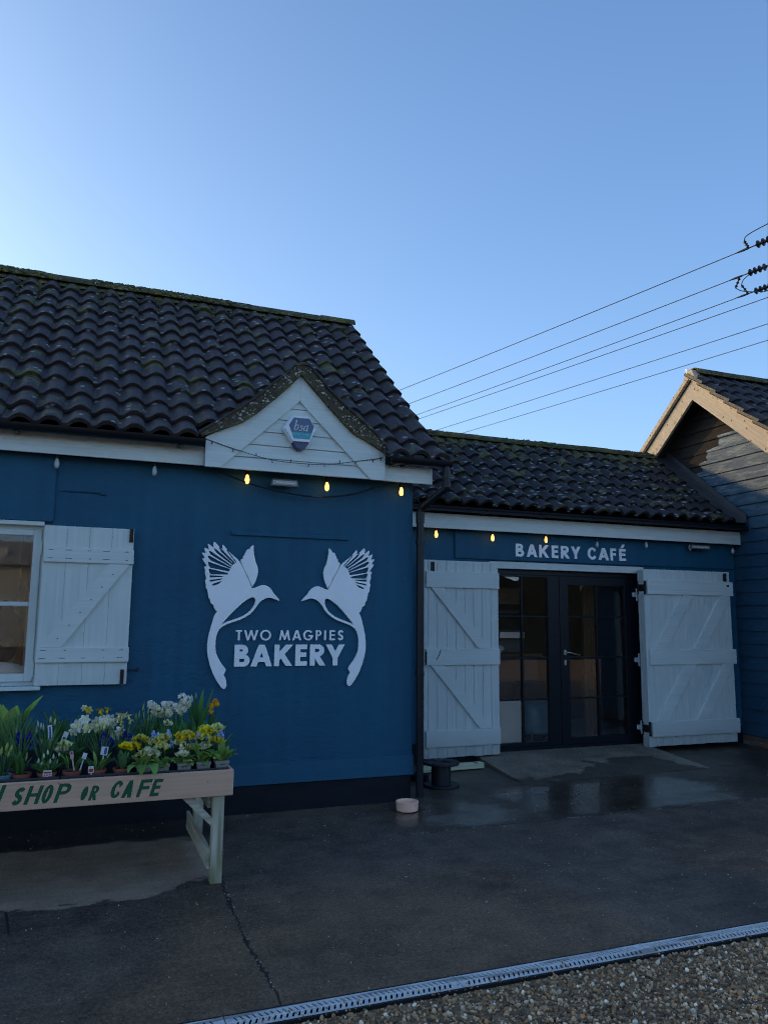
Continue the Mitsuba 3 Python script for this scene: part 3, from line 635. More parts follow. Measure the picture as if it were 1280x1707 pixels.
def ell(cx, cy, rx, ry, n=16): return affinity.scale(Point(cx, cy).buffer(1, quad_segs=n), rx, ry)
def line(pts, t, cap='flat'): return LineString(pts).buffer(t / 2, cap_style=cap, join_style='mitre')
def dbowl(x0, y0, x1, y1, t):
    r = (y1 - y0) / 2; rx = min(r * 1.05, x1 - x0)
    def D(a0, b0, a1, b1):
        ry = (b1 - b0) / 2; rr = min(rx * ry / r, a1 - a0)
        return unary_union([sbox(a0, b0, a1 - rr + 1e-6, b1), ell(a1 - rr, (b0 + b1) / 2, rr, ry).intersection(sbox(a1 - rr, b0, a1 + .1, b1))])
    return D(x0, y0, x1, y1).difference(D(x0 - 1, y0 + t * .86, x1 - t, y1 - t * .86))
def glyph(ch, w, h, t):
    """a geometric sans capital in the box (0, 0)-(w, h) with strokes t thick"""
    B_ = sbox(0, 0, w, h); tx = t * 1.08; he = t * .9
    def ext(p, q, k=.3):
        d = (q[0] - p[0], q[1] - p[1]); return [(p[0] - d[0] * k, p[1] - d[1] * k), (q[0] + d[0] * k, q[1] + d[1] * k)]
    stem = sbox(0, 0, t, h)
    if ch == 'I': return B_
    if ch in 'EF':
        g = [stem, sbox(0, h - he, w, h), sbox(0, h / 2 - he / 2 + .02 * h, w * .94, h / 2 + he / 2 + .02 * h)]
        if ch == 'E': g.append(sbox(0, 0, w, he))
        return unary_union(g)
    if ch == 'H': return unary_union([stem, sbox(w - t, 0, w, h), sbox(0, h / 2 - he / 2, w, h / 2 + he / 2)])
    if ch == 'T': return unary_union([sbox(0, h - he, w, h), sbox(w / 2 - t / 2, 0, w / 2 + t / 2, h)])
    if ch == 'A':
        legs = unary_union([line(ext((tx / 2, 0), (w / 2 - tx * .05, h)), tx), line(ext((w - tx / 2, 0), (w / 2 + tx * .05, h)), tx)]).intersection(B_)
        tri_ = Polygon([(0, 0), (w, 0), (w / 2, h * 1.1)])
        return unary_union([legs.intersection(tri_.buffer(tx * .3)), sbox(0, h * .20, w, h * .20 + he).intersection(Polygon([(tx / 2, 0), (w - tx / 2, 0), (w / 2, h)]))]).intersection(B_)
    if ch == 'O': return ell(w / 2, h / 2, w / 2, h / 2).difference(ell(w / 2, h / 2, w / 2 - t, h / 2 - he))
    if ch in 'CG':
        ring = ell(w / 2, h / 2, w / 2, h / 2).difference(ell(w / 2, h / 2, w / 2 - t, h / 2 - he)) if ch == 'G' else ell(w * .56, h / 2, w * .56, h / 2).difference(ell(w * .56, h / 2, w * .56 - t, h / 2 - he))
        if ch == 'C': return ring.difference(Polygon([(w * .60, h / 2), (w * 1.4, h * 1.02), (w * 1.4, -.02 * h)])).intersection(sbox(0, 0, w, h))
        return unary_union([ring.difference(Polygon([(w * .5, h * .52), (w * 1.3, h * 1.1), (w * 1.3, h * .52)])), sbox(w * .52, h * .52 - he, w, h * .52)])
    if ch == 'S':
        s = spline([(.93, .86), (.62, .985), (.25, .90), (.13, .72), (.30, .56), (.66, .45), (.87, .27), (.72, .07), (.38, .02), (.05, .17)], 6)
        return LineString([(x * (w - t) + t / 2, y * (h - he) + he / 2) for x, y in s]).buffer(t / 2, cap_style='flat')
    if ch == 'P': return unary_union([stem, dbowl(0, h * .42, w, h, t)])
    if ch == 'R': return unary_union([stem, dbowl(0, h * .44, w * .90, h, t), line(ext((t * .9, h * .62), (w - tx * .62, 0), .25), tx).intersection(sbox(t * .8, 0, w * 1.05, h * .52))])
    if ch == 'B': return unary_union([stem, dbowl(0, h * .48, w * .88, h, t), dbowl(0, 0, w, h * .56, t)])
    if ch == 'K': return unary_union([stem, line(ext((t * .7, h * .38), (w - tx * .6, h)), tx).intersection(sbox(t * .5, h * .2, w, h)), line(ext((t * 1.0, h * .70), (w - tx * .62, 0)), tx).intersection(sbox(t * .6, 0, w * 1.02, h * .62))])
    if ch == 'Y': return unary_union([sbox(w / 2 - t / 2, 0, w / 2 + t / 2, h * .48), line(ext((w / 2, h * .40), (tx * .55, h)), tx).intersection(sbox(0, h * .33, w / 2 + t / 2, h)), line(ext((w / 2, h * .40), (w - tx * .55, h)), tx).intersection(sbox(w / 2 - t / 2, h * .33, w, h))])
    if ch == 'M':
        k = w * .16
        return unary_union([line(ext((t / 2, 0), (k + t * .45, h)), t), line(ext((w - t / 2, 0), (w - k - t * .45, h)), t), line([(k + t * .3, h * 1.02), (w / 2, h * .08)], t), line([(w - k - t * .3, h * 1.02), (w / 2, h * .08)], t)]).intersection(unary_union([Polygon([(0, 0), (t * 1.3, 0), (w / 2, h * .3), (w - t * 1.3, 0), (w, 0), (w - k, h), (k, h)]), Polygon([(k, h), (w - k, h), (w / 2 + t * .55, 0), (w / 2 - t * .55, 0)])])).intersection(B_)
    if ch == 'W':
        return unary_union([line(ext((t * .55, h), (w * .28, 0)), t), line(ext((w - t * .55, h), (w * .72, 0)), t), line(ext((w * .28, 0), (w * .5, h * .93)), t), line(ext((w * .72, 0), (w * .5, h * .93)), t)]).intersection(B_)
    if ch == 'N': return unary_union([stem, sbox(w - t, 0, w, h), line(ext((t / 2, h), (w - t / 2, 0)), t).intersection(B_)])
def put(parent, ch, x0, x1, z0, z1, t, y, depth, mat_):
    obj('letter', on_wall(affinity.translate(glyph(ch, x1 - x0, z1 - z0, t), x0, z0), y, depth), mat_, parent)
k = thing('sign_lettering', 'pale two-line bakery name lettering on the blue wall between the two bird signs', 'sign')
for ch, x0, x1 in zip('TWOMAGPIES', (1.223, 1.292, 1.431, 1.596, 1.713, 1.810, 1.923, 2.000, 2.049, 2.122), (1.276, 1.414, 1.525, 1.693, 1.792, 1.898, 1.974, 2.0155, 2.099, 2.181)):
    o = .002 if ch in 'OGS' else 0
    put(k, ch, x0, x1, 1.4195 - o, 1.5055 + o, .0155, 6.578, .012, 'white_sign')
for ch, x0, x1 in zip('BAKERY', (1.217, 1.358, 1.559, 1.744, 1.874, 2.019), (1.347, 1.538, 1.717, 1.847, 2.016, 2.189)):
    put(k, ch, x0, x1, 1.201, 1.382, .043, 6.578, .012, 'white_sign')
k2 = thing('sign_lettering', 'pale raised cafe lettering on the blue board over the cafe door', 'sign')
CS = .956
for ch, x0, x1 in zip('BAKERYCAFE', (5.124, 5.287, 5.473, 5.664, 5.803, 5.959, 6.224, 6.397, 6.589, 6.733), (5.246, 5.442, 5.621, 5.764, 5.939, 6.109, 6.355, 6.561, 6.682, 6.840)):
    put(k2, ch, x0 * CS, x1 * CS, 1.6 + .820 * CS, 1.6 + .984 * CS, .036, 8.166, .010, 'white_sign')
obj('accent', on_wall(Polygon([(6.762 * CS, 2.551), (6.80 * CS, 2.551), (6.83 * CS, 2.597), (6.785 * CS, 2.597)]), 8.166, .010), 'white_sign', k2)

# ------------------------------------------------------------------ the cafe (middle building)
cf = thing('cafe_building', 'low blue cafe wing with dark pantile roof and double glazed doors', 'building')
X0, X1 = 2.852, 8.395
door_hole = sbox(4.55, -.05, 6.845, 2.325)
obj('front_wall', on_wall(sbox(X0, .22, X1, 2.74).difference(door_hole), 8.20, .25), 'blue_render', cf)
obj('plinth', cbox(X0, 4.55, 8.206, 8.446, -.02, .218), 'black_plinth', cf)
obj('plinth', cbox(6.845, X1, 8.206, 8.446, -.02, .218), 'black_plinth', cf)
obj('sign_board', cbox(4.08, 8.37, 8.178, 8.199, 2.335, 2.70, .002), 'blue_render', cf)
obj('back_wall', on_wall(sbox(X0, -.05, X1, 2.7), 10.6, .25), 'blue_render', cf)
obj('soffit', cbox(X0, X1 - .002, 8.071, 8.177, 2.685, 2.70), 'black_plinth', cf)
obj('fascia', cbox(X0, 8.385, 8.05, 8.07, 2.664, 2.84, .003), 'pale_fascia', cf)
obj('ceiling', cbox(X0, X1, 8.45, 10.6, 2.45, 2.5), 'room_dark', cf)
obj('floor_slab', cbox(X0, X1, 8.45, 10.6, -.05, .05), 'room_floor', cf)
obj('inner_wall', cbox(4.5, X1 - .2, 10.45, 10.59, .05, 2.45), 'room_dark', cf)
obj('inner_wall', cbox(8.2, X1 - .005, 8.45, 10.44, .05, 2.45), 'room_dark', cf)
obj('inner_wall', cbox(X0 + .01, X0 + .1, 8.45, 10.44, .05, 2.45), 'room_wall', cf)
ROOF2 = numbered(cf + '__roof'); labels[ROOF2] = {'label': 'dark pantile roof thick with small white lichen spots'}
EY2, EZ2, TAN2, RY2 = 7.91, 2.90, .80, 9.39
roof(ROOF2, ['cafe_tile_a'], 2.86, 8.11, .205, EY2, EZ2, TAN2, RY2, .30, 2.0, seed=8)
zr2 = EZ2 + TAN2 * (RY2 - EY2); rb2 = 2 * RY2 - EY2
obj('underlay', along_x(Polygon([(EY2, EZ2 - .05), (RY2, zr2 - .05), (rb2, EZ2 - .05), (rb2, EZ2 - .02), (RY2, zr2 - .012), (EY2, EZ2 - .025)]), 2.86, 8.39), 'black_plinth', ROOF2)
ridge_run(ROOF2, 2.86, 8.12, RY2 + .02, zr2 + .028, .105, 'mossy_mortar')
obj('ridge_bedding', along_x(Polygon([(RY2 - .10, zr2 - .06), (RY2 + .14, zr2 - .06), (RY2 + .02, zr2 + .05)]), 2.86, 8.12), 'mossy_mortar', ROOF2)
moss_tufts(ROOF2, 900, 2.9, 8.1, RY2 + .02, zr2 + .028, .105, TAN2, 4, .25)
def slope_sheet(x0, x1, dz0, dz1):
    return along_x(Polygon([(EY2 + .0, EZ2 + dz0), (RY2, zr2 + dz0), (RY2, zr2 + dz1), (EY2 + .0, EZ2 + dz1)]), x0, x1)
fl = MB(); fl.mesh(slope_sheet(8.08, 8.37, .048, .053)); fl.mesh(slope_sheet(8.358, 8.368, .05, .17)); fl.mesh(slope_sheet(8.325, 8.345, .05, .072))
obj('lead_flashing', fl, 'lead', cf)
b = MB(); b.mesh(along_x(half_ring(7.955, 2.905, .052, .005), 2.95, 8.385)); b.mesh(along_x(Polygon([(7.955 + .054 * math.cos(q), 2.906 + .056 * math.sin(q)) for q in np.linspace(np.pi, 2 * np.pi, 11)]), 8.38, 8.387))
obj('gutter', b, 'black_plastic', cf, 40)
for x in np.arange(3.6, 8.3, .75):
    obj('gutter_bracket', along_x(half_ring(7.955, 2.905, .060, .009).union(sbox(7.955, 2.85, 8.05, 2.872)), float(x), float(x) + .03), 'black_plastic', cf, 40)

# glazed double door
DR = numbered(cf + '__door'); labels[DR] = {'label': 'black double door with small glazing bars'}
def dx(x): return x * CS
def dz(z): return 1.6 + (z - 1.6) * CS
obj('lintel', cbox(4.55, 6.846, 8.205, 8.27, dz(2.262), dz(2.352), .003), 'grey_paint_level', DR)
f = MB(); yf0, yf1 = 8.29, 8.36
f.box(4.55, 4.60, yf0, yf1, .04, dz(2.255)); f.box(dx(7.085), 6.843, yf0, yf1, .04, dz(2.255)); f.box(4.60, dx(7.085), yf0, yf1, dz(2.20), dz(2.255)); f.box(4.60, dx(7.085), yf0, yf1, .035, dz(.03))
obj('frame', f, 'door_black', DR)
def leaf(name, xa, xb, ga, gb, zg0, zg1, zt, xm, zms, y):
    z0, z1 = dz(.032), zt
    s = MB()
    s.box(xa, ga, y, y + .055, z0, z1, .003); s.box(gb, xb, y, y + .055, z0, z1, .003); s.box(ga, gb, y, y + .055, z0, zg0, .003); s.box(ga, gb, y, y + .055, zg1, z1, .003)
    for zm in zms: s.box(ga, gb, y + .004, y + .05, zm - .0105, zm + .0105, .003)
    s.box(xm - .0115, xm + .0115, y + .003, y + .051, zg0, zg1, .003)
    obj(name, s, 'door_black', DR)
    zz = [zg0] + zms + [zg1]; xx = [ga, xm, gb]
    for a, b2 in zip(zz[:-1], zz[1:]):
        for c, d in zip(xx[:-1], xx[1:]):
            q = [(c, y + .03, a), (d, y + .03, a), (d, y + .03, b2), (c, y + .03, b2)]
            obj('pane', (q, [[0, 1, 2], [0, 2, 3]]), 'pane_glass_strong', DR)
zm = [dz(.612), dz(1.132), dz(1.662)]
leaf('leaf', 4.602, dx(5.853), 4.665, dx(5.676), dz(.086), dz(2.170), dz(2.198), dx(5.292), zm, 8.300)
leaf('leaf', dx(5.857), dx(7.083), dx(5.992), dx(6.900), dz(.118), dz(2.080), dz(2.198), dx(6.447), zm, 8.296)
hb = MB(); hx = dx(5.925)
hb.box(hx - .017, hx + .017, 8.286, 8.297, dz(1.165), dz(1.235), .004); hb.tube([(hx, 8.29, dz(1.20)), (hx, 8.245, dz(1.20))], .009, 10); hb.tube(spline([(hx, 8.247, dz(1.20)), (hx + .03, 8.245, dz(1.20)), (hx + .10, 8.245, dz(1.183)), (hx + .185, 8.25, dz(1.165))], 4), .0095, 10)
obj('handle', hb, 'chrome', DR)
obj('keyhole_plate', cbox(hx - .017, hx + .017, 8.286, 8.297, dz(1.035), dz(1.105), .005), 'chrome', DR)
for z in (1.972, 1.092, .205):
    h = MB(); h.box(dx(7.030), dx(7.085), 8.280, 8.297, dz(z - .03), dz(z + .03), .003); h.tube([(dx(7.090), 8.277, dz(z - .085)), (dx(7.090), 8.277, dz(z + .085))], .011, 10)
    obj('hinge', h, 'white_metal', DR)

# big plank shutters folded back beside the door
LS = numbered(cf + '__shutter'); labels[LS] = {'label': 'left plank shutter with one brace above and one below the middle rail'}
kx, Yl = 8.07 / 8.3, 8.07
def lx(x): return x * kx
def lz(z): return 1.6 + (z - 1.6) * kx
r2 = np.random.default_rng(2)
edges = [3.741, 3.797, 3.915, 4.037, 4.160, 4.279, 4.398, 4.516, 4.632, 4.738]
for a, c in zip(edges[:-1], edges[1:]):
    obj('plank', cbox(lx(a) + .0016, lx(c) - .0016, Yl + .022 + r2.uniform(0, .0015), Yl + .045, lz(.022 + r2.uniform(0, .008)), lz(2.314 + r2.uniform(-.002, .002)), .003), 'grey_paint_upright', LS)
for z0, z1 in ((1.988, 2.178), (1.080, 1.269), (.150, .338)):
    obj('rail', cbox(lx(3.760), lx(4.736), Yl - .006, Yl + .021, lz(z0), lz(z1), .003), 'grey_paint_level', LS)
brace(LS, [(lx(3.826), lz(1.986)), (lx(3.985), lz(1.986)), (lx(4.60), lz(1.271)), (lx(4.450), lz(1.271))], Yl - .002, Yl + .0215)
brace(LS, [(lx(3.826), lz(1.078)), (lx(3.985), lz(1.078)), (lx(4.61), lz(.340)), (lx(4.462), lz(.340))], Yl - .002, Yl + .0215)
h = MB(); h.box(lx(3.83), lx(3.875), Yl + .012, Yl + .024, lz(2.185), lz(2.292), .003); h.tube([(lx(3.838), Yl + .010, lz(2.19)), (lx(3.838), Yl + .010, lz(2.29))], .007, 8); h.tube([(lx(3.866), Yl + .010, lz(2.175)), (lx(3.866), Yl + .010, lz(2.285))], .007, 8)
obj('bolt', h, 'black_iron', LS)
h = MB(); h.tube(spline([(lx(3.945), Yl - .009, lz(1.26)), (lx(3.925), Yl - .012, lz(1.20)), (lx(3.885), Yl - .012, lz(1.14))], 5), .004, 6); h.box(lx(3.754), lx(3.768), Yl - .010, Yl + .01, lz(1.09), lz(1.24), .002)
obj('hook', h, 'black_iron', LS)

RS = numbered(cf + '__shutter'); labels[RS] = {'label': 'right plank shutter with two parallel braces above and below the middle rail'}
kr, Yr = 8.0 / 8.2, 8.0
def rx(x): return x * kr
def rz(z): return 1.6 + (z - 1.6) * kr
n = 13; xl, xr = 6.858, 8.318
for i in range(n):
    a, c = xl + (xr - xl) * i / n, xl + (xr - xl) * (i + 1) / n
    obj('plank', cbox(rx(a) + .0007, rx(c) - .0007, Yr + .022 + r2.uniform(0, .0008), Yr + .045, rz(.020 + r2.uniform(0, .006)), rz(2.296 + r2.uniform(-.001, .001)), .0022), 'grey_paint_upright', RS)
for z0, z1 in ((1.966, 2.158), (1.052, 1.246), (.142, .330)):
    obj('rail', cbox(rx(6.892), rx(8.350), Yr - .006, Yr + .021, rz(z0), rz(z1), .003), 'grey_paint_level', RS)
for (xb0, xb1, xt0, xt1) in ((6.965, 7.148, 7.480, 7.650), (7.627, 7.806, 8.122, 8.288)):
    brace(RS, [(rx(xb0), rz(1.248)), (rx(xb1), rz(1.248)), (rx(xt1), rz(1.964)), (rx(xt0), rz(1.964))], Yr - .002, Yr + .0215)
    brace(RS, [(rx(xb0), rz(.332)), (rx(xb1), rz(.332)), (rx(xt1), rz(1.050)), (rx(xt0), rz(1.050))], Yr - .002, Yr + .0215)
obj('hanging_post', cbox(rx(6.862), rx(6.95), Yr + .046, Yr + .150, .03, rz(2.29), .003), 'grey_paint_upright', RS)
for z in (2.05, .245):
    h = MB(); h.box(rx(6.858), rx(6.861), Yr + .03, Yr + .145, rz(z - .045), rz(z + .045)); h.box(rx(6.85), rx(6.872), Yr - .004, Yr + .022, rz(z - .09), rz(z + .09), .003); h.box(rx(6.85), rx(6.861), Yr + .130, Yr + .150, rz(z - .085), rz(z + .085), .002)
    obj('hinge', h, 'black_iron', RS)
h = MB(); h.box(rx(8.20), rx(8.235), Yr + .010, Yr + .023, rz(2.17), rz(2.275), .003); h.tube([(rx(8.243), Yr + .008, rz(2.09)), (rx(8.243), Yr + .008, rz(2.28))], .009, 8); h.box(rx(8.232), rx(8.275), Yr - .014, Yr - .006, rz(2.09), rz(2.115), .003)
obj('bolt', h, 'black_iron', RS)

# inside the cafe
k = thing('serving_counter', 'counter with pale front panel behind the left glass door', 'counter')
obj('front_panel', cbox(4.6, 5.27, 8.70, 8.75, .05, .60, .004), 'cream_cloth', k); obj('body', cbox(4.4, 5.9, 9.3, 9.8, .05, 1.12, .004), 'room_dark', k); obj('worktop', cbox(4.35, 5.95, 9.25, 9.85, 1.12, 1.16, .004), 'room_wood', k)
k = thing('bread_shelf', 'wall shelf with brown boarded front behind the upper left panes', 'shelf')
obj('board', cbox(4.8, 5.45, 8.95, 9.0, 1.82, 2.04, .004), 'room_wood', k); obj('bracket', cbox(4.82, 5.44, 9.0, 9.2, 1.70, 1.74, .003), 'room_dark', k)
k = thing('flour_sack', 'white paper sack on the counter behind the left door', 'sack')
sk = trimesh.creation.icosphere(2, 1.0); sk.vertices = sk.vertices * [.2, .13, .07] + [5.18, 9.32, 1.225]; obj('bag', sk, 'white_card', k, True)
k = thing('coffee_machine', 'grey espresso machine standing on the counter inside', 'machine')
obj('body', cbox(5.25, 5.75, 9.4, 9.75, 1.16, 1.48, .02), 'lamp_grey', k); obj('head', cbox(5.3, 5.7, 9.3, 9.42, 1.36, 1.46, .01), 'chrome', k)
k = thing('slatted_column', 'narrow brown slatted column behind the right glass door', 'column')
for q in range(6): obj('slat', cbox(6.42 + q * .040, 6.45 + q * .040, 8.95, 9.0, .05, 2.45, .003), 'room_wood', k)
k = thing('pale_chair', 'low blue grey upholstered chair behind the lower panes of the left door', 'chair')
ch = trimesh.creation.icosphere(3, 1.0); ch.vertices = np.sign(ch.vertices) * np.abs(ch.vertices) ** .6 * [.26, .24, .22] + [5.6, 8.85, .36]; obj('seat', ch, 'teal_pot', k, True)
obj('backrest', cbox(5.36, 5.84, 9.0, 9.08, .35, .82, .03), 'dark_cloth', k)
for q in ((5.40, 8.68), (5.80, 8.68), (5.40, 9.02), (5.80, 9.02)): obj('leg', MB().tube([(q[0], q[1], .05), (q[0], q[1], .2)], .018, 8), 'room_wood', k)

# ------------------------------------------------------------------ weatherboarded barn (right)
bn = thing('weatherboarded_barn', 'weatherboarded barn with dark blue and bare brown boards under a timber bargeboard', 'building')
BX, BYR, BZR = 8.40, 8.50, 5.13
def gable(y): return BZR - .84 * abs(y - BYR)
obj('gable_wall', along_x(Polygon([(5.4, .0), (11.6, .0), (11.6, gable(11.6)), (BYR, BZR), (5.4, gable(5.4))]), BX + .02, BX + .2), 'black_plinth', bn)
WL = numbered(bn + '__boarding')
r3 = np.random.default_rng(9); z = .125; gauge = .1715
while z < 5.05:
    z1 = min(z + gauge + .012, 5.1); 
    def lim(zz):
        a = (BZR - zz) / .84; return max(5.4, BYR - a), min(11.6, BYR + a)
    (a0, c0), (a1, c1) = lim(z), lim(z1); d = r3.normal(0, .0015)
    lo = [(BX - .016 + d, a0, z), (BX - .016 + d, c0, z), (BX + .02, a0, z), (BX + .02, c0, z)]
    hi = [(BX + .006 + d, a1, z1), (BX + .006 + d, c1, z1), (BX + .02, a1, z1), (BX + .02, c1, z1)]
    obj('board', hexa(lo, hi), 'barn_board', WL); z += gauge
# brick plinth
PL = numbered(bn + '__brick_plinth')
obj('mortar_bed', cbox(BX - .012, BX + .10, 5.4, 8.2, -.02, .112), 'mortar', PL)
for row, z0 in enumerate((-.018, .054)):
    y = 5.405 + (.11 if row else 0); i = 0
    while y < 8.0:
        obj('brick', cbox(BX - .022 + r3.uniform(-.003, .003), BX + .06, y, min(y + .212, 8.19), z0, z0 + .060, .004), 'brick_red' if (r3.random() < .45) else 'brick_brown', PL); y += .224
# bargeboards, verge and roof
def barge(sgn, dz0, dz1, x0, x1, y_end, zr_):
    e = BYR + sgn * y_end
    return along_x(Polygon([(BYR, zr_ + dz0), (e, zr_ + dz0 - .84 * y_end), (e, zr_ + dz1 - .84 * y_end), (BYR, zr_ + dz1)]), x0, x1)
obj('bargeboard', barge(-1, -.32, -.02, 8.08, 8.12, 3.2, BZR), 'barge_wood', bn)
obj('bargeboard', barge(1, -.32, -.05, 8.08, 8.12, 1.05, BZR), 'barge_wood', bn)
obj('verge_board', barge(-1, -.02, .05, 8.06, 8.10, 3.2, BZR), 'barge_wood', bn)
obj('verge_board', barge(1, -.01, .07, 8.03, 8.08, 1.2, BZR), 'barge_wood', bn)
obj('soffit_board', barge(-1, -.06, -.03, 8.12, 8.42, 3.2, BZR), 'room_dark', bn)
obj('soffit_board', barge(1, -.06, -.03, 8.12, 8.42, 3.2, BZR), 'room_dark', bn)
obj('back_slope', barge(1, -.02, .06, 8.10, 16, 3.3, BZR), 'roof_tile_a', bn)
obj('ridge_end', along_x(Polygon([(BYR - .12, BZR - .03), (BYR + .12, BZR - .03), (BYR + .06, BZR + .11), (BYR, BZR + .13), (BYR - .06, BZR + .11)]), 8.04, 8.16), 'barge_wood', bn)
obj('ridge_clip', MB().box(8.036, 8.040, BYR + .04, BYR + .055, BZR + .03, BZR + .15), 'white_metal', bn)
ROOF3 = numbered(bn + '__roof')
e3 = 3.3
roof(ROOF3, ['roof_tile_a'], 8.07, 11.9, .2165, BYR - e3, BZR - .84 * e3 + .05, .84, BYR - .03, .31, 8.0, seed=5, limit=230)
obj('underlay', barge(-1, .0, .045, 8.10, 16, e3, BZR), 'black_plinth', ROOF3)
ridge_run(ROOF3, 8.12, 12.2, BYR, BZR + .075, .12, 'mossy_mortar')
obj('far_wall', cbox(BX + .2, 16, 5.4, 5.6, 0, 2.5), 'barn_board', bn)
obj('rear_wall', cbox(BX + .2, 16, 11.4, 11.6, 0, 2.5), 'barn_board', bn)

# ------------------------------------------------------------------ things on the walls
k = thing('alarm_box', 'white hexagonal alarm box with slate and teal panel and blue lamp on the gablet', 'alarm box')
hexp = Polygon([(1.602, 3.360), (1.757, 3.361), (1.826, 3.243), (1.761, 3.113), (1.604, 3.109), (1.524, 3.230)])
c_ = hexp.centroid
def hexy(s): return affinity.scale(hexp, s, s, origin=(c_.x, c_.y))
lo = [(x, 6.385, z) for x, z in hexy(1.0).exterior.coords]; hi = [(x, 6.330, z) for x, z in hexy(.90).exterior.coords]
obj('case', hull(lo + hi), 'alarm_white', k)
panel = Polygon([(1.606, 3.333), (1.757, 3.336), (1.803, 3.266), (1.762, 3.142), (1.610, 3.141), (1.563, 3.262)])
panel = affinity.scale(panel, .93, .95)
obj('upper_panel', on_wall(panel.intersection(sbox(1, 3.205, 2, 4)), 6.3275, .004), 'alarm_slate', k)
obj('lower_panel', on_wall(panel.intersection(sbox(1, 3, 2, 3.2045)), 6.3275, .004), 'alarm_teal', k)
st = Polygon([(1.607, 3.108), (1.760, 3.112), (1.722, 3.060), (1.69, 3.047), (1.665, 3.047), (1.640, 3.058)])
lo = [(x, 6.385, z) for x, z in st.exterior.coords]; hi = [(x, 6.335, z) for x, z in affinity.scale(st, .88, .8, origin=(1.683, 3.108)).exterior.coords]
obj('strobe_lens', hull(lo + hi), 'alarm_blue', k)
def nib(pts, a, b_, ang):
    e = affinity.rotate(ell(0, 0, a, b_, 4), ang); p = [affinity.translate(e, *q) for q in pts]
    return unary_union([unary_union([p[i], p[i + 1]]).convex_hull for i in range(len(p) - 1)])
def script(parent, strokes, x, z, s, mat_):
    g = unary_union([nib(spline(q, 5), .085, .03, 25) for q in strokes])
    g = affinity.translate(affinity.scale(affinity.skew(g, 12, origin=(0, 0)), s, s, origin=(0, 0)), x, z)
    obj('letter', on_wall(g, 6.3262, .002), mat_, parent)
script(k, [[(-.02, 1.72), (.14, 1.75), (.12, .6), (.12, .08)], [(.14, .65), (.35, .98), (.62, .9), (.66, .45), (.45, .05), (.12, .08)]], 1.612, 3.217, .050, 'white_card')
script(k, [[(.55, .82), (.32, .98), (.12, .80), (.30, .58), (.52, .35), (.40, .06), (.16, .02), (.02, .16)]], 1.660, 3.217, .050, 'white_card')
script(k, [[(.58, .80), (.38, .98), (.10, .72), (.05, .28), (.22, .02), (.48, .22), (.60, .70)], [(.62, .98), (.58, .40), (.60, .08), (.74, .06)]], 1.698, 3.217, .052, 'white_card')
tm = meshkit.text_mesh('SECURITY & FIRE', .0125, .001); v = tm.vertices.copy(); w_ = v[:, 0].max()
tm.vertices = np.stack([1.604 + v[:, 0] * (.150 / w_), 6.3268 - v[:, 2], 3.180 + v[:, 1]], 1); obj('small_print', tm, 'alarm_pale', k)

for lab, x0, x1, yb, z0, zt, mt in (('black floodlight tucked under the gablet on the bakery wall', 1.455, 1.712, 6.60, 2.742, 2.806, 0), ('black floodlight under the cafe eaves right of the cafe lettering', 7.50, 7.85, 8.178, 2.572, 2.632, 0)):
    k = thing('floodlight', lab, 'floodlight')
    yf = yb - .13
    lo = [(x0, yf, z0 + .004), (x1, yf, z0 + .004), (x0 + .02, yf, zt), (x1 - .02, yf, zt)]; hi = [(x0 + .03, yf + .07, z0 + .01), (x1 - .03, yf + .07, z0 + .01), (x0 + .03, yf + .07, zt), (x1 - .03, yf + .07, zt)]
    obj('housing', hull(lo + hi), 'lamp_grey', k)
    obj('glass', cbox(x0 + .022, x1 - .022, yf - .004, yf - .0005, z0 + .014, zt - .012, .001), 'lamp_glass', k)
    obj('bracket', cbox((x0 + x1) / 2 - .03, (x0 + x1) / 2 + .03, yf + .06, yb + .002, z0 + .02, z0 + .05), 'black_iron', k)
    obj('tube_lamp', MB().tube([(x0 + .05, yf - .006, (z0 + zt) / 2), (x1 - .05, yf - .006, (z0 + zt) / 2 - .004)], .006, 8), 'white_card', k)

bulb_prof = [(0, -.047), (.010, -.0455), (.020, -.040), (.027, -.030), (.030, -.016), (.0285, 0), (.022, .016), (.015, .030), (.0125, .038), (0, .038)]
def festoon(lab, y, cable, bulbs):
    k = thing('festoon_lights', lab, 'string lights')
    obj('cable', MB().tube(cable, .005, 6), 'wire_black', k, True)
    for x, z, glow in bulbs:
        c = (x, y, z); s = .68
        obj('lamp_holder', lathe([(0, .080), (.012, .080), (.017, .070), (.017, .034), (0, .034)], 12, c), 'wire_black', k, 40)
        pr_ = [(r * s, h) for r, h in bulb_prof]
        if glow:
            key = obj('bulb', lathe(pr_, 16, c), 'bulb_clear', k, True, label='glowing warm bulb')
            scene[key]['emitter'] = {'type': 'area', 'radiance': {'type': 'rgb', 'value': [.46 * glow, .185 * glow, .030 * glow]}}
        else: obj('bulb', lathe(pr_, 16, c), 'bulb_clear', k, True, label='unlit clear bulb')
festoon('festoon of bulbs under the bakery fascia, the three right-hand bulbs glowing', 6.50,
        [(-1.5, 6.50, 2.868)] + [(x, 6.50, 2.876 - .004 * math.sin(9 * x)) for x in np.linspace(-1.2, 2.7, 40)] + [(2.80, 6.51, 2.80), (2.96, 6.56, 2.62)],
        [(-.25, 2.808, 0), (.492, 2.805, 0), (1.259, 2.793, 1), (1.974, 2.781, 1), (2.692, 2.785, 1)])
yc = 8.085
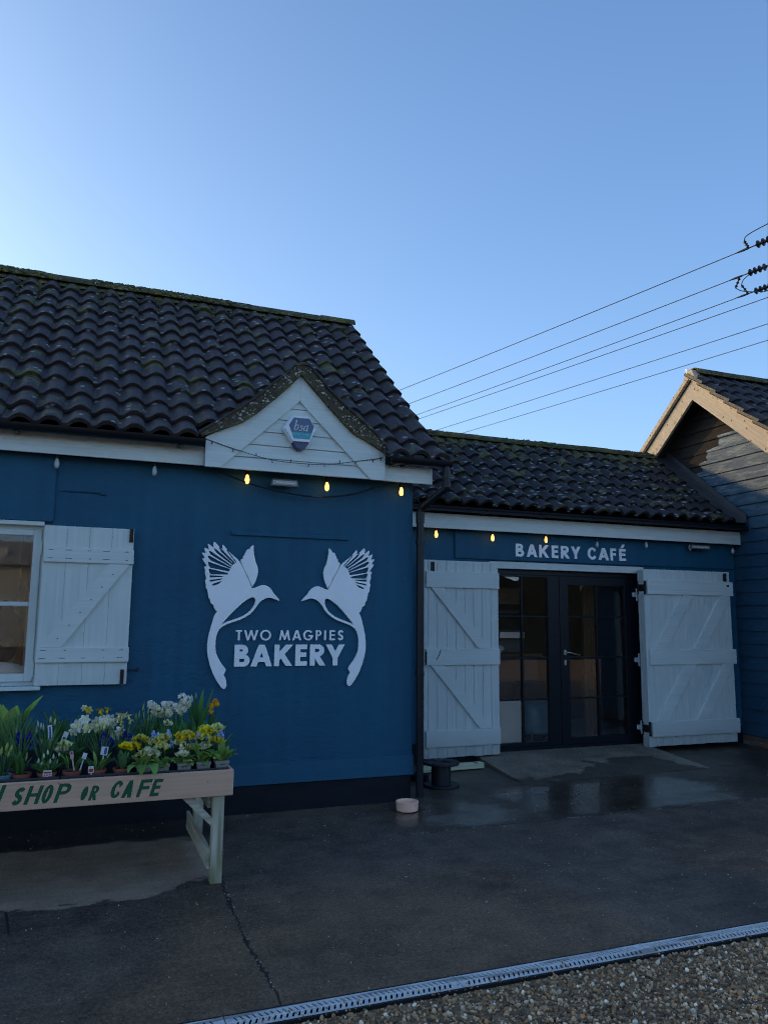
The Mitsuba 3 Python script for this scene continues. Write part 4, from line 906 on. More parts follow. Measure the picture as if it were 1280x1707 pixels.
festoon('festoon of bulbs under the cafe fascia, the three left-hand bulbs glowing', yc,
        [(2.93, yc, 2.66)] + [(x, yc, 2.664 - .003 * math.sin(8 * x)) for x in np.linspace(3.1, 8.3, 50)],
        [(3.97 * .9546, 2.600, 1), (4.75 * .9546, 2.592, 1), (5.532 * .9546, 2.603, .55), (6.322 * .9546, 2.577, 0), (7.129 * .9546, 2.602, 0), (7.886 * .9546, 2.600, 0), (8.66 * .9546, 2.585, 0)])
k = thing('sagging_cable', 'slack black cable sagging across the wall under the gablet', 'cable')
obj('cable', MB().tube(spline([(.95, 6.50, 2.855), (1.068, 6.50, 2.820), (1.30, 6.50, 2.748), (1.60, 6.50, 2.694), (1.893, 6.50, 2.676), (2.20, 6.50, 2.718), (2.42, 6.50, 2.795), (2.62, 6.50, 2.848)], 5), .0075, 8), 'wire_black', k, True)
obj('joint_sleeve', MB().tube([(1.84, 6.50, 2.678), (1.93, 6.50, 2.678)], .009, 8), 'wire_grey', k, True)
k = thing('fairy_light_wire', 'thin dark wire with tiny lamp clips strung across the gablet boards', 'wire')
fw = spline([(.867, 6.377, 3.085), (1.071, 6.376, 3.028), (1.308, 6.374, 2.972), (1.47, 6.374, 2.945), (1.674, 6.374, 2.938), (1.855, 6.374, 2.943), (2.024, 6.374, 2.964), (2.197, 6.374, 2.999), (2.388, 6.376, 3.037), (2.46, 6.378, 3.06)], 6)
obj('wire', MB().tube(fw, .0032, 5), 'wire_black', k, True)
b = MB()
for q in fw[2::5]:
    s = 1 if rnd.random() < .3 else -1; b.tube([q, q + np.array([rnd.uniform(-.006, .006), 0, s * .026])], .004, 5)
stuff('lamp_clips', b, 'wire_black', '', '', parent=k)

# ------------------------------------------------------------------ ground-level things
k = thing('pet_bowl', 'pink beige stoneware pet bowl on the concrete by the wall corner', 'bowl')
prof = [(0, .004), (.082, .004), (.090, .010), (.094, .030), (.0935, .064), (.097, .072), (.097, .080), (.093, .084), (.087, .082), (.083, .066), (.078, .034), (.060, .026), (0, .024)]
obj('bowl', lathe(prof, 48, (2.664, 6.265, 0)), 'stoneware', k, 40)
k = thing('cable_spool', 'black plastic cable spool standing below the left plank shutter', 'spool')
cx, cy = 3.36, 7.06
def flange(z): return lathe([(0, z), (.172, z), (.178, z + .006), (.178, z + .020), (.172, z + .026), (.06, z + .026), (.05, z + .012), (0, z + .012)], 40, (cx, cy, 0))
obj('flange', flange(.0), 'spool_black', k, 40); obj('flange', flange(.208), 'spool_black', k, 40)
obj('drum', lathe([(0, .02), (.098, .02), (.094, .03), (.094, .20), (.098, .212), (0, .212)], 40, (cx, cy, 0)), 'spool_black', k, 40)
b = MB()
for q in range(10):
    a = q * math.pi / 5; b.tube([(cx + .06 * math.cos(a), cy + .06 * math.sin(a), .235), (cx + .165 * math.cos(a), cy + .165 * math.sin(a), .235)], .005, 6)
obj('ribs', b, 'spool_black', k)
k = thing('timber_offcut', 'pale new timber offcut lying behind the black spool under the shutter', 'plank')
m = cbox(-.40, .40, -.045, .045, 0, .058, .003); m.apply_transform(trimesh.transformations.rotation_matrix(math.radians(3), [0, 0, 1])); m.apply_translation([3.78, 7.72, .012])
obj('plank', m, 'pale_wood', k)
k = thing('dark_timber', 'short dark weathered timber lying beside the downpipe foot', 'timber')
m = cbox(-.24, .24, -.04, .04, 0, .07, .006); m.apply_transform(trimesh.transformations.rotation_matrix(math.radians(-52), [0, 0, 1])); m.apply_translation([3.16, 7.46, .002])
obj('timber', m, 'black_plinth', k)
k = thing('thin_stake', 'longer and paler of two thin stakes leaning behind the downpipe foot', 'stake')
obj('rod', MB().tube([(3.16, 7.40, .07), (3.02, 7.62, .30)], .0065, 6), 'white_metal', k)
k = thing('thin_stake', 'darker grey of two thin stakes leaning behind the downpipe foot', 'stake')
obj('rod', MB().tube([(3.10, 7.45, .07), (2.95, 7.62, .34)], .005, 6), 'wire_grey', k)

# ------------------------------------------------------------------ bench with flowers
bh = thing('flower_bench', 'beige wooden plant bench with green painted words and weathered legs', 'bench')
AY = 4.95
obj('front_board', cbox(-1.7, .938, AY, AY + .022, .520, .673, .003), 'bench_paint', bh)
obj('end_board', cbox(.916, .938, AY + .0225, 6.07, .520, .673, .003), 'bench_paint', bh)
obj('back_board', cbox(-1.7, .9155, 6.05, 6.072, .520, .673, .003), 'bench_paint', bh)
for i in range(8):
    obj('slat', cbox(-1.69, .915, AY + .028 + i * .137, AY + .150 + i * .137, .575, .597, .003), 'weathered_level', bh)
for (x0, x1, y0, y1) in ((.822, .892, AY + .03, AY + .10), (.845, .915, 5.96, 6.03), (-1.6, -1.53, AY + .03, AY + .10), (-1.6, -1.53, 5.96, 6.03)):
    obj('leg', cbox(x0, x1, y0, y1, 0, .574, .004), 'weathered_wood', bh)
for x0 in (.800, -1.528):
    obj('side_rail', cbox(x0, x0 + .021, AY + .05, 6.0, .085, .205, .003), 'weathered_level', bh)
obj('top_rail', cbox(.80, .821, AY + .10, 5.96, .43, .52, .003), 'weathered_level', bh)
obj('knee_brace', on_wall(Polygon([(.63, .519), (.69, .519), (.823, .385), (.823, .332)]), AY + .035, .022), 'weathered_level', bh)
def brush(parent, ch, x0, x1, z0, z1):
    """a sloping hand-painted capital"""
    lean = .30 * (z1 - z0); w = x1 - x0 - lean; g = glyph(ch, w, z1 - z0, .0195 if z1 - z0 > .085 else .0150)
    g = affinity.translate(affinity.affine_transform(g, [1, .30, 0, 1, 0, 0]), x0, z0)
    g = g.buffer(.0012).buffer(-.0024).buffer(.0018)
    obj('painted_letter', on_wall(g, AY - .0008, .002), 'green_paint', parent)
for ch, x0, x1, z0, z1 in (('N', -.45, -.335, .578, .664), ('S', -.312, -.228, .551, .646), ('H', -.243, -.140, .551, .650), ('O', -.160, -.080, .551, .650), ('P', -.088, .012, .550, .652), ('O', .050, .104, .552, .628), ('R', .098, .166, .549, .629), ('C', .210, .292, .553, .648), ('A', .278, .362, .550, .646), ('F', .362, .455, .548, .646), ('E', .438, .518, .548, .644)):
    brush(bh, ch, x0, x1, z0, z1)

# trays sunk in the bench
for i, (x0, x1, lab) in enumerate(((-.42, -.064, 'dark plastic plant tray at the left end of the bench front'), (-.056, .394, 'dark plastic plant tray in the middle of the bench front'), (.402, .908, 'dark plastic plant tray at the right end of the bench front'),
                                   (-.42, -.064, 'dark plastic plant tray at the left rear of the bench'), (-.056, .394, 'dark plastic plant tray in the middle rear of the bench'), (.402, .908, 'dark plastic plant tray at the right rear of the bench'))):
    y0, y1 = (4.977, 5.40) if i < 3 else (5.42, 6.03)
    k = thing('plant_tray', lab, 'plant tray')
    b = MB(); zt = .688 if i != 2 else .684; t = .005
    b.box(x0, x1, y0, y0 + t, .599, zt, .002); b.box(x0, x1, y1 - t, y1, .599, zt, .002); b.box(x0, x0 + t, y0 + t, y1 - t, .599, zt, .002); b.box(x1 - t, x1, y0 + t, y1 - t, .599, zt, .002)
    b.box(x0 + t, x1 - t, y0 + t, y1 - t, .599, .604)
    if i == 0:
        b.box(x0 + .08, x0 + .20, y0 - .0035, y0 - .0003, .672, .690, .001); b.box(x1 - .09, x1 - .02, y0 - .0035, y0 - .0003, .655, .690, .001)
    b.box(x0 - .001, x1 + .001, y0 - .006, y0 - .0004, zt - .010, zt + .001, .002)
    obj('tray', b, 'tray_plastic', k)

# ------------------------------------------------------------------ plants
rp = np.random.default_rng(21)
GREENS = [(.085, .20, .050), (.105, .23, .058), (.070, .165, .052), (.135, .265, .070)]
LIGHT = [(.24, .38, .085), (.18, .32, .075), (.29, .42, .11)]
BLUEG = [(.095, .19, .075), (.115, .215, .085), (.078, .16, .070)]
def blade(base, az, length, width, lean, curl, col, nseg=5, round_tip=False, crinkle=0.0, twist=0.0):
    t = np.linspace(0, 1, nseg + 1); th = lean + curl * t
    d = np.array([math.cos(az), math.sin(az), 0]); step = length / nseg
    c = np.zeros((nseg + 1, 3)); c[0] = base
    for i in range(nseg):
        a = (th[i] + th[i + 1]) / 2; c[i + 1] = c[i] + step * (math.sin(a) * d + math.cos(a) * np.array([0, 0, 1.0]))
    side = np.array([-math.sin(az + twist), math.cos(az + twist), 0])
    if round_tip: w = width * np.clip(np.sin(np.pi * np.clip(.06 + t * .93, 0, 1) ** 1.25) ** .8, .10, 1)
    else: w = width * np.minimum(1, 3.2 * (1 - t) + .04) * (.65 + .35 * np.minimum(1, 3 * t))
    nv = np.stack([np.cos(th)[:, None] * d - np.sin(th)[:, None] * np.array([0, 0, 1.0])], 1)[:, 0]
    fold = .22 * w[:, None] * nv
    cr = crinkle * rp.normal(size=(3, nseg + 1, 1)) * nv
    V = np.vstack([c + side * w[:, None] / 2 - fold + cr[0], c + cr[1] * .3, c - side * w[:, None] / 2 - fold + cr[2]])
    n = nseg + 1; F = []
    for i in range(nseg):
        for a, b in ((0, 1), (1, 2)): F.append([a * n + i, b * n + i, b * n + i + 1, a * n + i + 1])
    col = np.asarray(col) * rp.uniform(.75, 1.25); g = (.75 + .5 * t)[:, None]
    Cc = np.vstack([col * g, col * g * 1.15, col * g * .92])
    return V, np.array(F), np.clip(Cc, 0, 1)
def basis(d):
    d = np.asarray(d, float); d /= np.linalg.norm(d); a = np.cross(d, [0, 0, 1.0] if abs(d[2]) < .9 else [1.0, 0, 0]); a /= np.linalg.norm(a); return a, np.cross(d, a), d
def daffodil(m, c, d, r, pc, cc, petals=6, cup=.42):
    a, b, d = basis(d); c = np.asarray(c, float)
    for k in range(petals):
        q = 2 * np.pi * k / petals + rp.uniform(-.12, .12); u = math.cos(q) * a + math.sin(q) * b; s = np.cross(d, u); bend = rp.uniform(-.18, .22)
        V = [c, c + u * r * .5 + s * r * .36 + d * r * .04, c + u * r * .55 + d * r * .13, c + u * r * .5 - s * r * .36 + d * r * .04, c + u * r * .84 + s * r * .2 + d * r * bend * .6, c + u * r * .84 - s * r * .2 + d * r * bend * .6, c + u * r + d * r * bend]
        F = [[0, 1, 2], [0, 2, 3], [1, 4, 2], [2, 4, 6], [2, 6, 5], [3, 2, 5]]
        m.add(V, F, np.array(pc) * rp.uniform(.55, 1.0))
    n = 10; A = np.arange(n) * 2 * np.pi / n
    prof = ((.14, .02), (.22, .35), (.34, .55)) if cup > .3 else ((.12, .02), (.2, .16), (.27, .2))
    rings = [c + d * r * h * (cup / .42) + r * w * (np.cos(A)[:, None] * a + np.sin(A)[:, None] * b) * (1 + .10 * (i == 2) * np.cos(5 * A)[:, None]) for i, (w, h) in enumerate(prof)]
    V = np.vstack(rings); F = []
    for i in range(2):
        for j in range(n): F.append([i * n + j, i * n + (j + 1) % n, (i + 1) * n + (j + 1) % n, (i + 1) * n + j])
    m.add(V, F, cc)
def octa(m, c, s, col):
    c = np.asarray(c, float); v = np.array([[1, 0, 0], [-1, 0, 0], [0, 1, 0], [0, -1, 0], [0, 0, 1], [0, 0, -1]]) * s
    f = [[0, 2, 4], [2, 1, 4], [1, 3, 4], [3, 0, 4], [2, 0, 5], [1, 2, 5], [3, 1, 5], [0, 3, 5]]; m.add(c + v, f, col)
def muscari(m, c, h, r, col):
    for k in range(46):
        t = rp.random(); q = rp.uniform(0, 2 * np.pi); rr = r * (1 - .75 * t ** 1.6)
        octa(m, (c[0] + rr * math.cos(q), c[1] + rr * math.sin(q), c[2] + h * (t - .5)), np.array([.0042, .0042, .0055]) * rp.uniform(.85, 1.2), np.array(col) * rp.uniform(.6, 1.5))
def bell(m, c, d, s, col, calyx):
    a, b, d = basis(d); c = np.asarray(c, float); n = 8; A = np.arange(n) * 2 * np.pi / n
    prof = ((.12, 0), (.30, .35), (.26, .75), (.30, .95), (.62 , 1.12)); V = np.vstack([c + d * s * h + s * w * (np.cos(A)[:, None] * a + np.sin(A)[:, None] * b) * (1 + (.25 * np.cos(4 * A)[:, None] if i == 4 else 0)) for i, (w, h) in enumerate(prof)]); F = []
    for i in range(4):
        for j in range(n): F.append([i * n + j, i * n + (j + 1) % n, (i + 1) * n + (j + 1) % n, (i + 1) * n + j])
    m.add(V, F, np.vstack([np.tile(calyx, (1 * n, 1)), np.tile(col, (4 * n, 1))]))
def cowslip(m, c, r, col, calyx, n=12):
    c = np.asarray(c, float)
    for k in range(n):
        q = rp.uniform(0, 2 * np.pi); e = rp.uniform(.25, 1.15); p = c + np.array([math.cos(q) * r * e, math.sin(q) * r * e, r * (.55 - .75 * e * e)])
        d = np.array([math.cos(q) * .9 * e, math.sin(q) * .9 * e, -.9 + .5 * (1 - e)])
        m.add(*tube([c + [0, 0, -.003], (c + p) / 2 + [0, 0, .005], p], .0012, 4, False), calyx); bell(m, p, d, .027 * rp.uniform(.85, 1.15), np.array(col) * rp.uniform(.6, 1.0), calyx)
def bud(m, c, d, h, r, col):
    c = np.asarray(c, float); d = np.asarray(d, float); d /= np.linalg.norm(d); m.add(*tube([c, c + d * h * .3, c + d * h * .65, c + d * h], [r * .5, r, r * .75, r * .1], 6), col)

round_pot = [(0, .604), (.036, .604), (.047, .684), (.0475, .690), (.053, .690), (.054, .706), (.050, .7065), (.0475, .697), (0, .695)]
POTS = {}
def pot_mesh(kind):
    if kind not in POTS:
        if kind == 'square':
            lo = [(sx * .028, sy * .028, .604) for sx in (-1, 1) for sy in (-1, 1)]; hi = [(sx * .041, sy * .041, .716) for sx in (-1, 1) for sy in (-1, 1)]
            b = MB(); b.mesh(hull(lo + hi)); b.box(-.044, .044, -.044, -.039, .702, .718, .001); b.box(-.044, .044, .039, .044, .702, .718, .001); b.box(-.044, -.039, -.039, .039, .702, .718, .001); b.box(.039, .044, -.039, .039, .702, .718, .001)
            POTS[kind] = shape(b, 'grey_pot')
        else: POTS[kind] = shape(lathe(round_pot, 28), {'terra': 'terracotta', 'teal': 'teal_pot', 'black': 'tray_plastic'}[kind], 40)
    return POTS[kind]
SOIL = shape(lathe([(0, .700), (.03, .7005), (.047, .698), (0, .690)], 16), 'compost', 40)
def plant(name, label, x, y, pot, leaves=(), broad=False, heads=(), scale=1.0, top=.70):
    k = thing(name, label, 'potted plant')
    obj('pot', pot_mesh(pot), None, k, M=T().translate([x, y, 0]).matrix); obj('compost', SOIL, None, k, M=T().translate([x, y, 0]).matrix)
    allb = MB()
    for (n, L, W, lean, curl, pal, kind) in leaves:
        for i in range(n):
            q = rp.uniform(0, 2 * np.pi); rr = .03 * math.sqrt(rp.random()); base = (x + rr * math.cos(q), y + rr * math.sin(q), top)
            az = q + rp.uniform(-.7, .7) if kind != 'rosette' else 2 * np.pi * i / n + rp.uniform(-.25, .25)
            l_, w_, c_ = L * rp.uniform(.7, 1.12), W * rp.uniform(.8, 1.15), pal[rp.integers(len(pal))]
            if kind == 'thin': v, f, c = blade(base, az, l_, w_, abs(rp.normal(lean, .09)), curl * rp.uniform(.3, 1.6), c_, 5, twist=rp.uniform(-1, 1)); allb.add(v, f, c)
            else:
                m = MB(); v, f, c = blade(base, az, l_, w_, max(.02, rp.normal(lean, .16)), curl * rp.uniform(.5, 1.4), c_, 7, True, .0022 if kind == 'rosette' else .0005); m.add(v, f, c); obj('leaf', m, 'leafy', k, True)
    if allb.v: stuff('foliage', allb, 'leafy', '', '', parent=k, smooth=True)
    for hd in heads:
        kind, hx, hz = hd[:3]; hy = y + rp.uniform(-.03, .03); c = np.array([hx, hy, hz]); m = MB()
        b0 = np.array([x + rp.uniform(-.015, .015), y + rp.uniform(-.015, .015), top])
        if kind == 'daff':
            r, pc, cc = hd[3:6]; r *= 1.1; d = np.array([rp.uniform(-.4, .4), -1, rp.uniform(-.15, .45)]); daffodil(m, c, d, r, pc, cc)
            stem_end = c - d / np.linalg.norm(d) * .012 + [0, 0, .004]
        elif kind == 'small':      # a head of several small flowers
            r, pc, cc, n = hd[3:7]; r *= 1.12; n += 1; stem_end = c - [0, 0, .02]
            for i in range(n):
                q = rp.normal(size=3); q[1] = -abs(q[1]) - .3; q /= np.linalg.norm(q); daffodil(m, c + q * r * rp.uniform(.9, 1.7), q + [0, 0, -.15], r, pc, cc, 6, .25)
                m.add(*tube([stem_end, c + q * r * .9], .0013, 4, False), (.10, .18, .06))
        elif kind == 'nod':
            r, pc, cc = hd[3:6]; d = np.array([rp.uniform(-.5, .5), -.6, -1.0]); daffodil(m, c, d, r, pc, cc, 6, .75); stem_end = c + [0, .01, .02]
        elif kind == 'musc': h, r, col = hd[3:6]; muscari(m, c, h, r, col); stem_end = c - [0, 0, h * .4]
        elif kind == 'cow': r, col, cal = hd[3:6]; cowslip(m, c, r, col, cal); stem_end = c
        elif kind == 'bud': h, r, col = hd[3:6]; stem_end = c - [0, 0, h * .5]; bud(m, stem_end, (rp.uniform(-.2, .2), rp.uniform(-.2, .1), 1), h, r, col)
        mid = (b0 + stem_end) / 2 + np.array([rp.uniform(-.012, .012), rp.uniform(-.012, .012), .01])
        st = MB(); st.add(*tube(spline([b0, mid, stem_end], 4), .0021 if kind != 'daff' else .0028, 5, False), (.075, .16, .05) if kind == 'cow' else (.045, .11, .04)); obj('stem', st, 'leafy', k, True)
        obj('flower' if kind != 'bud' else 'flower_bud', m, 'petal', k)
    return k
WHITE, CREAM, PALE, YEL, GOLD, ORA = (.95, .93, .78), (.94, .91, .58), (.90, .88, .34), (.97, .80, .03), (.97, .68, .01), (.95, .38, .03)
NAVY, SKYB, MIDB = (.035, .028, .26), (.42, .54, .86), (.09, .13, .55)
CAL, CALY = (.55, .62, .22), (.68, .70, .18)
BUDG, BUDW = (.34, .42, .12), (.62, .66, .45)
thin = lambda n, L, W=.008, lean=.16, curl=.4, pal=BLUEG: (n, L, W, lean, curl, pal, 'thin')
wide = lambda n, L, W, lean=.3, curl=.5, pal=GREENS: (n, L, W, lean, curl, pal, 'wide')
ros = lambda n, L, W=.042, lean=.75, curl=.85, pal=LIGHT: (n, L, W, lean, curl, pal, 'rosette')
# front row
plant('potted_grape_hyacinth', 'teal pot of yellow-green flower spikes at the left front of the bench', -.368, 5.05, 'teal', [thin(16, .17, .010)], heads=[('bud', -.36, .86, .05, .010, BUDG), ('bud', -.335, .85, .045, .009, BUDG), ('bud', -.385, .84, .05, .010, BUDG), ('bud', -.345, .82, .04, .009, BUDG)])
plant('potted_hyacinth', 'terracotta pot of short broad leaves below the dark blue flowers at left', -.268, 5.05, 'terra', [wide(11, .125, .030, .22, .25)], heads=[('bud', -.25, .80, .05, .006, BUDG), ('bud', -.285, .80, .05, .006, BUDG)])
plant('potted_saxifrage', 'terracotta pot of bushy small leaves and pale buds behind a white price card', -.134, 5.05, 'terra', [thin(46, .085, .013, .7, .5, GREENS), thin(20, .10, .009, .4, .3, BLUEG)], heads=[('bud', -.134 + dx_, z_, .030, .007, BUDW) for dx_, z_ in ((-.05, .77), (-.02, .80), (.0, .82), (.03, .79), (.05, .76), (-.035, .75), (.015, .765), (.06, .80))])
plant('potted_hyacinth', 'terracotta pot of long leaves beside a pink plant label', .001, 5.05, 'terra', [wide(9, .125, .022, .38, .35)])
plant('potted_hyacinth', 'terracotta pot of yellowish leaves with a red and white price card in front', .141, 5.05, 'terra', [wide(7, .105, .022, .30, .35, LIGHT), thin(16, .12, .008, .6, .5, GREENS)])
plant('potted_hyacinth', 'terracotta pot of stout upright leaves left of the drooping primrose', .282, 5.05, 'terra', [wide(13, .105, .034, .14, .15, BLUEG)])
def drooping(k):
    for (x, y, az, L, W) in ((.40, 4.99, -1.75, .125, .052), (.435, 4.985, -1.35, .130, .055), (.375, 5.0, -2.4, .10, .046), (.46, 5.0, -.6, .10, .045)):
        m = MB(); v, f, c = blade((x, y, .722), az, L, W, 1.15, 1.55, (.125, .235, .055), 8, True, .002); m.add(v, f, c); obj('leaf', m, 'leafy', k, True)
k = plant('potted_primrose', 'pale green primrose drooping over the tray edge with golden bells above', .405, 5.04, 'square', [ros(9, .11, .04, .55, .9)], heads=[('cow', .30, .842, .030, GOLD, CALY), ('cow', .335, .848, .026, GOLD, CALY), ('cow', .378, .890, .028, (.72, .60, .06), CAL), ('cow', .42, .815, .024, CREAM, CAL), ('cow', .455, .80, .024, CREAM, CAL), ('cow', .40, .79, .02, PALE, CAL)])
drooping(k)
plant('potted_primrose', 'leftmost grey square pot of primrose with a pale yellow flower head', .514, 5.05, 'square', [ros(12, .105)], heads=[('cow', .485, .868, .030, (.74, .66, .16), CAL), ('cow', .52, .885, .028, (.72, .62, .14), CAL), ('cow', .50, .845, .024, PALE, CAL)])
plant('potted_primrose', 'second grey square pot of primrose with a wide golden drooping head', .645, 5.05, 'square', [ros(12, .105)], heads=[('cow', .652, .893, .042, (.78, .55, .03), CALY), ('cow', .625, .888, .032, GOLD, CAL), ('cow', .61, .842, .030, CREAM, CAL), ('cow', .632, .79, .018, CREAM, CAL), ('cow', .70, .815, .022, PALE, CAL)])
plant('potted_primrose', 'third grey square pot of primrose under the brightest yellow flower head', .762, 5.05, 'square', [ros(11, .11), wide(2, .17, .045, .12, .1, LIGHT)], heads=[('cow', .768, .925, .034, YEL, CALY), ('cow', .80, .915, .030, YEL, CALY), ('cow', .755, .885, .030, (.74, .66, .14), CAL), ('cow', .775, .822, .024, CREAM, CAL)])
plant('potted_primrose', 'rightmost grey square pot of primrose with large leaves spreading over the bench end', .876, 5.05, 'square', [ros(15, .125, .046, .7, .6), wide(3, .16, .045, .35, .4, LIGHT)], heads=[('cow', .84, .855, .030, (.72, .58, .05), CAL), ('cow', .835, .94, .026, PALE, CAL)])
# second row
plant('potted_grape_hyacinth', 'dark blue grape hyacinths at the left, behind the broad-leaved terracotta pot', -.30, 5.27, 'black', [thin(46, .24, .009, .16, .35)], heads=[('musc', x_, z_, .045, .013, NAVY) for x_, z_ in ((-.315, .885), (-.305, .855), (-.275, .87), (-.25, .885), (-.265, .835), (-.29, .82), (-.24, .85))])
plant('potted_grape_hyacinth', 'single dark blue grape hyacinth head among thin leaves left of the tall white label', -.16, 5.27, 'black', [thin(40, .22, .009, .18, .35)], heads=[('musc', -.195, .825, .04, .012, NAVY), ('bud', -.13, .83, .05, .007, BUDG), ('bud', -.185, .84, .05, .006, BUDG)])
plant('potted_cowslip', 'leafy cowslip with small greenish yellow buds behind the second terracotta pot', -.03, 5.27, 'black', [ros(12, .13, .045, .5, .7, GREENS), thin(14, .14)], heads=[('cow', -.055, .845, .022, PALE, CAL), ('cow', -.07, .815, .016, CREAM, CAL)])
plant('potted_grape_hyacinth', 'dark blue grape hyacinths below the white daffodils beside a blue and white label', .165, 5.27, 'black', [thin(34, .20, .009, .2, .45)], heads=[('musc', x_, z_, .048, .014, NAVY) for x_, z_ in ((.172, .862), (.19, .83), (.205, .845), (.16, .82))])
plant('potted_grape_hyacinth', 'two dark blue grape hyacinth heads beside the pale nodding narcissi', .31, 5.27, 'black', [thin(34, .20, .009, .2, .45)], heads=[('musc', x_, z_, .048, .014, NAVY) for x_, z_ in ((.302, .868), (.33, .85), (.225, .82))])
plant('potted_grape_hyacinth', 'light blue grape hyacinths behind the leftmost grey pot', .50, 5.27, 'black', [thin(30, .19, .010, .25, .5)], heads=[('musc', x_, z_, .046, .014, SKYB) for x_, z_ in ((.475, .862), (.50, .85), (.535, .835), (.57, .862), (.578, .845), (.545, .815), (.585, .80), (.47, .82))])
plant('potted_grape_hyacinth', 'mid blue grape hyacinths behind the second grey pot', .70, 5.27, 'black', [thin(30, .18, .010, .25, .5, GREENS)], heads=[('musc', x_, z_, .046, .014, c_) for x_, z_, c_ in ((.70, .82, MIDB), (.725, .83, SKYB), (.74, .818, MIDB), (.68, .825, MIDB), (.715, .80, MIDB))])
plant('potted_grape_hyacinth', 'light blue grape hyacinths behind the third grey pot', .80, 5.27, 'black', [thin(26, .18, .010, .25, .5, GREENS)], heads=[('musc', x_, z_, .046, .014, SKYB) for x_, z_ in ((.755, .85), (.82, .825), (.83, .80), (.805, .84))])
plant('potted_grape_hyacinth', 'pale blue grape hyacinths behind the rightmost grey pot', .89, 5.27, 'black', [thin(20, .17, .010, .25, .5, GREENS)], heads=[('musc', x_, z_, .046, .014, (.42, .52, .76)) for x_, z_ in ((.905, .848), (.89, .83), (.915, .825), (.875, .815))])
# third row
plant('potted_narcissus', 'dense upright narcissus leaves without flowers in front of the tulip', -.33, 5.52, 'black', [thin(60, .30, .011, .14, .35)])
plant('potted_snowdrop', 'thin-leaved pot with white closed buds left of the tall white label', -.17, 5.52, 'black', [thin(50, .25, .009, .15, .3)], heads=[('bud', x_, z_, .045, .008, BUDW) for x_, z_ in ((-.145, .945), (-.20, .91), (-.215, .925), (-.185, .90), (-.12, .93), (-.225, .885))])
plant('potted_narcissus', 'white daffodils with large flat petals right of the plant labels', .03, 5.50, 'black', [thin(40, .22, .010, .15, .3)], heads=[('daff', .022, .900, .046, WHITE, CREAM), ('daff', .045, .875, .040, WHITE, CREAM), ('daff', .0, .87, .034, CREAM, PALE), ('daff', .06, .945, .034, WHITE, CREAM), ('daff', .08, .89, .034, CREAM, PALE)])
plant('potted_narcissus', 'cream and white daffodils in the middle of the bench', .17, 5.50, 'black', [thin(44, .22, .010, .15, .3)], heads=[('daff', x_, z_, r_, p_, c_) for x_, z_, r_, p_, c_ in ((.125, .905, .036, CREAM, PALE), (.145, .92, .038, WHITE, PALE), (.17, .905, .04, CREAM, PALE), (.19, .935, .038, WHITE, CREAM), (.215, .93, .04, WHITE, CREAM), (.20, .90, .034, CREAM, PALE), (.155, .875, .034, CREAM, YEL), (.222, .905, .036, WHITE, PALE), (.14, .885, .03, CREAM, PALE))])
plant('potted_narcissus', 'pale nodding narcissi right of the cream daffodils', .30, 5.50, 'black', [thin(40, .24, .009, .15, .3)], heads=[('nod', x_, z_, .026, CREAM, PALE) for x_, z_ in ((.27, .97), (.29, .955), (.305, .965), (.285, .935), (.265, .94), (.33, .955), (.345, .93), (.29, .915))] + [('daff', .283, .862, .036, WHITE, YEL), ('daff', .225, .850, .034, WHITE, PALE), ('daff', .255, .838, .034, WHITE, PALE), ('nod', .29, .89, .026, CREAM, PALE)])
plant('potted_iris', 'grassy pot of pointed pale green buds right of the nodding narcissi', .44, 5.54, 'black', [thin(60, .27, .010, .11, .2)], heads=[('bud', x_, z_, .055, .006, BUDG) for x_, z_ in ((.42, 1.01), (.455, .985), (.40, .955), (.43, .95), (.475, .945), (.385, .94), (.46, .93))])
plant('potted_narcissus', 'leafy pot of small greenish buds under the pale double flowers', .60, 5.50, 'black', [thin(44, .21, .011, .2, .4, GREENS)], heads=[('small', .575, .905, .012, PALE, YEL, 5), ('small', .60, .895, .011, CREAM, PALE, 5)])
plant('potted_narcissus', 'dark leaved pot between the two tall flower groups at the right', .75, 5.50, 'black', [thin(44, .22, .013, .25, .4, GREENS)])
# back row
plant('potted_tulip', 'tulip with very large pale green leaves at the back left of the bench', -.40, 5.78, 'black', [wide(6, .40, .105, .14, .35, LIGHT), wide(6, .30, .085, .45, .5, BLUEG)])
plant('potted_hyacinth', 'dark green pot of tall rounded leaves behind the white plant labels', -.09, 5.78, 'black', [wide(8, .29, .042, .16, .28, GREENS), thin(14, .26)])
plant('potted_narcissus', 'small yellow daffodils rising above the white ones at the back', .11, 5.78, 'black', [thin(34, .24, .009, .13, .25)], heads=[('daff', .085, .972, .028, (.72, .70, .20), GOLD), ('nod', .155, .972, .030, (.62, .62, .25), GOLD), ('nod', .165, .955, .026, CREAM, GOLD), ('nod', .21, .972, .030, (.64, .62, .25), GOLD), ('daff', .055, .985, .022, CREAM, YEL)])
plant('potted_narcissus', 'large group of double cream flowers at the back right of the middle', .53, 5.78, 'black', [thin(44, .24, .012, .18, .35, GREENS)], heads=[('small', x_, z_, .020, p_, CREAM, 7) for x_, z_, p_ in ((.495, .985, WHITE), (.51, .945, CREAM), (.545, .965, CREAM), (.56, .93, CREAM), (.585, .985, WHITE), (.60, .955, CREAM), (.63, .98, WHITE), (.545, .935, CREAM), (.61, .935, CREAM))])
plant('potted_narcissus', 'topmost cluster of double cream flowers just left of the tall leaves', .68, 5.78, 'black', [thin(36, .24, .012, .18, .35, GREENS)], heads=[('small', x_, z_, .020, p_, CREAM, 7) for x_, z_, p_ in ((.705, 1.028, WHITE), (.73, 1.015, WHITE), (.665, .965, WHITE), (.685, .94, CREAM), (.715, .965, WHITE), (.735, .985, CREAM))])
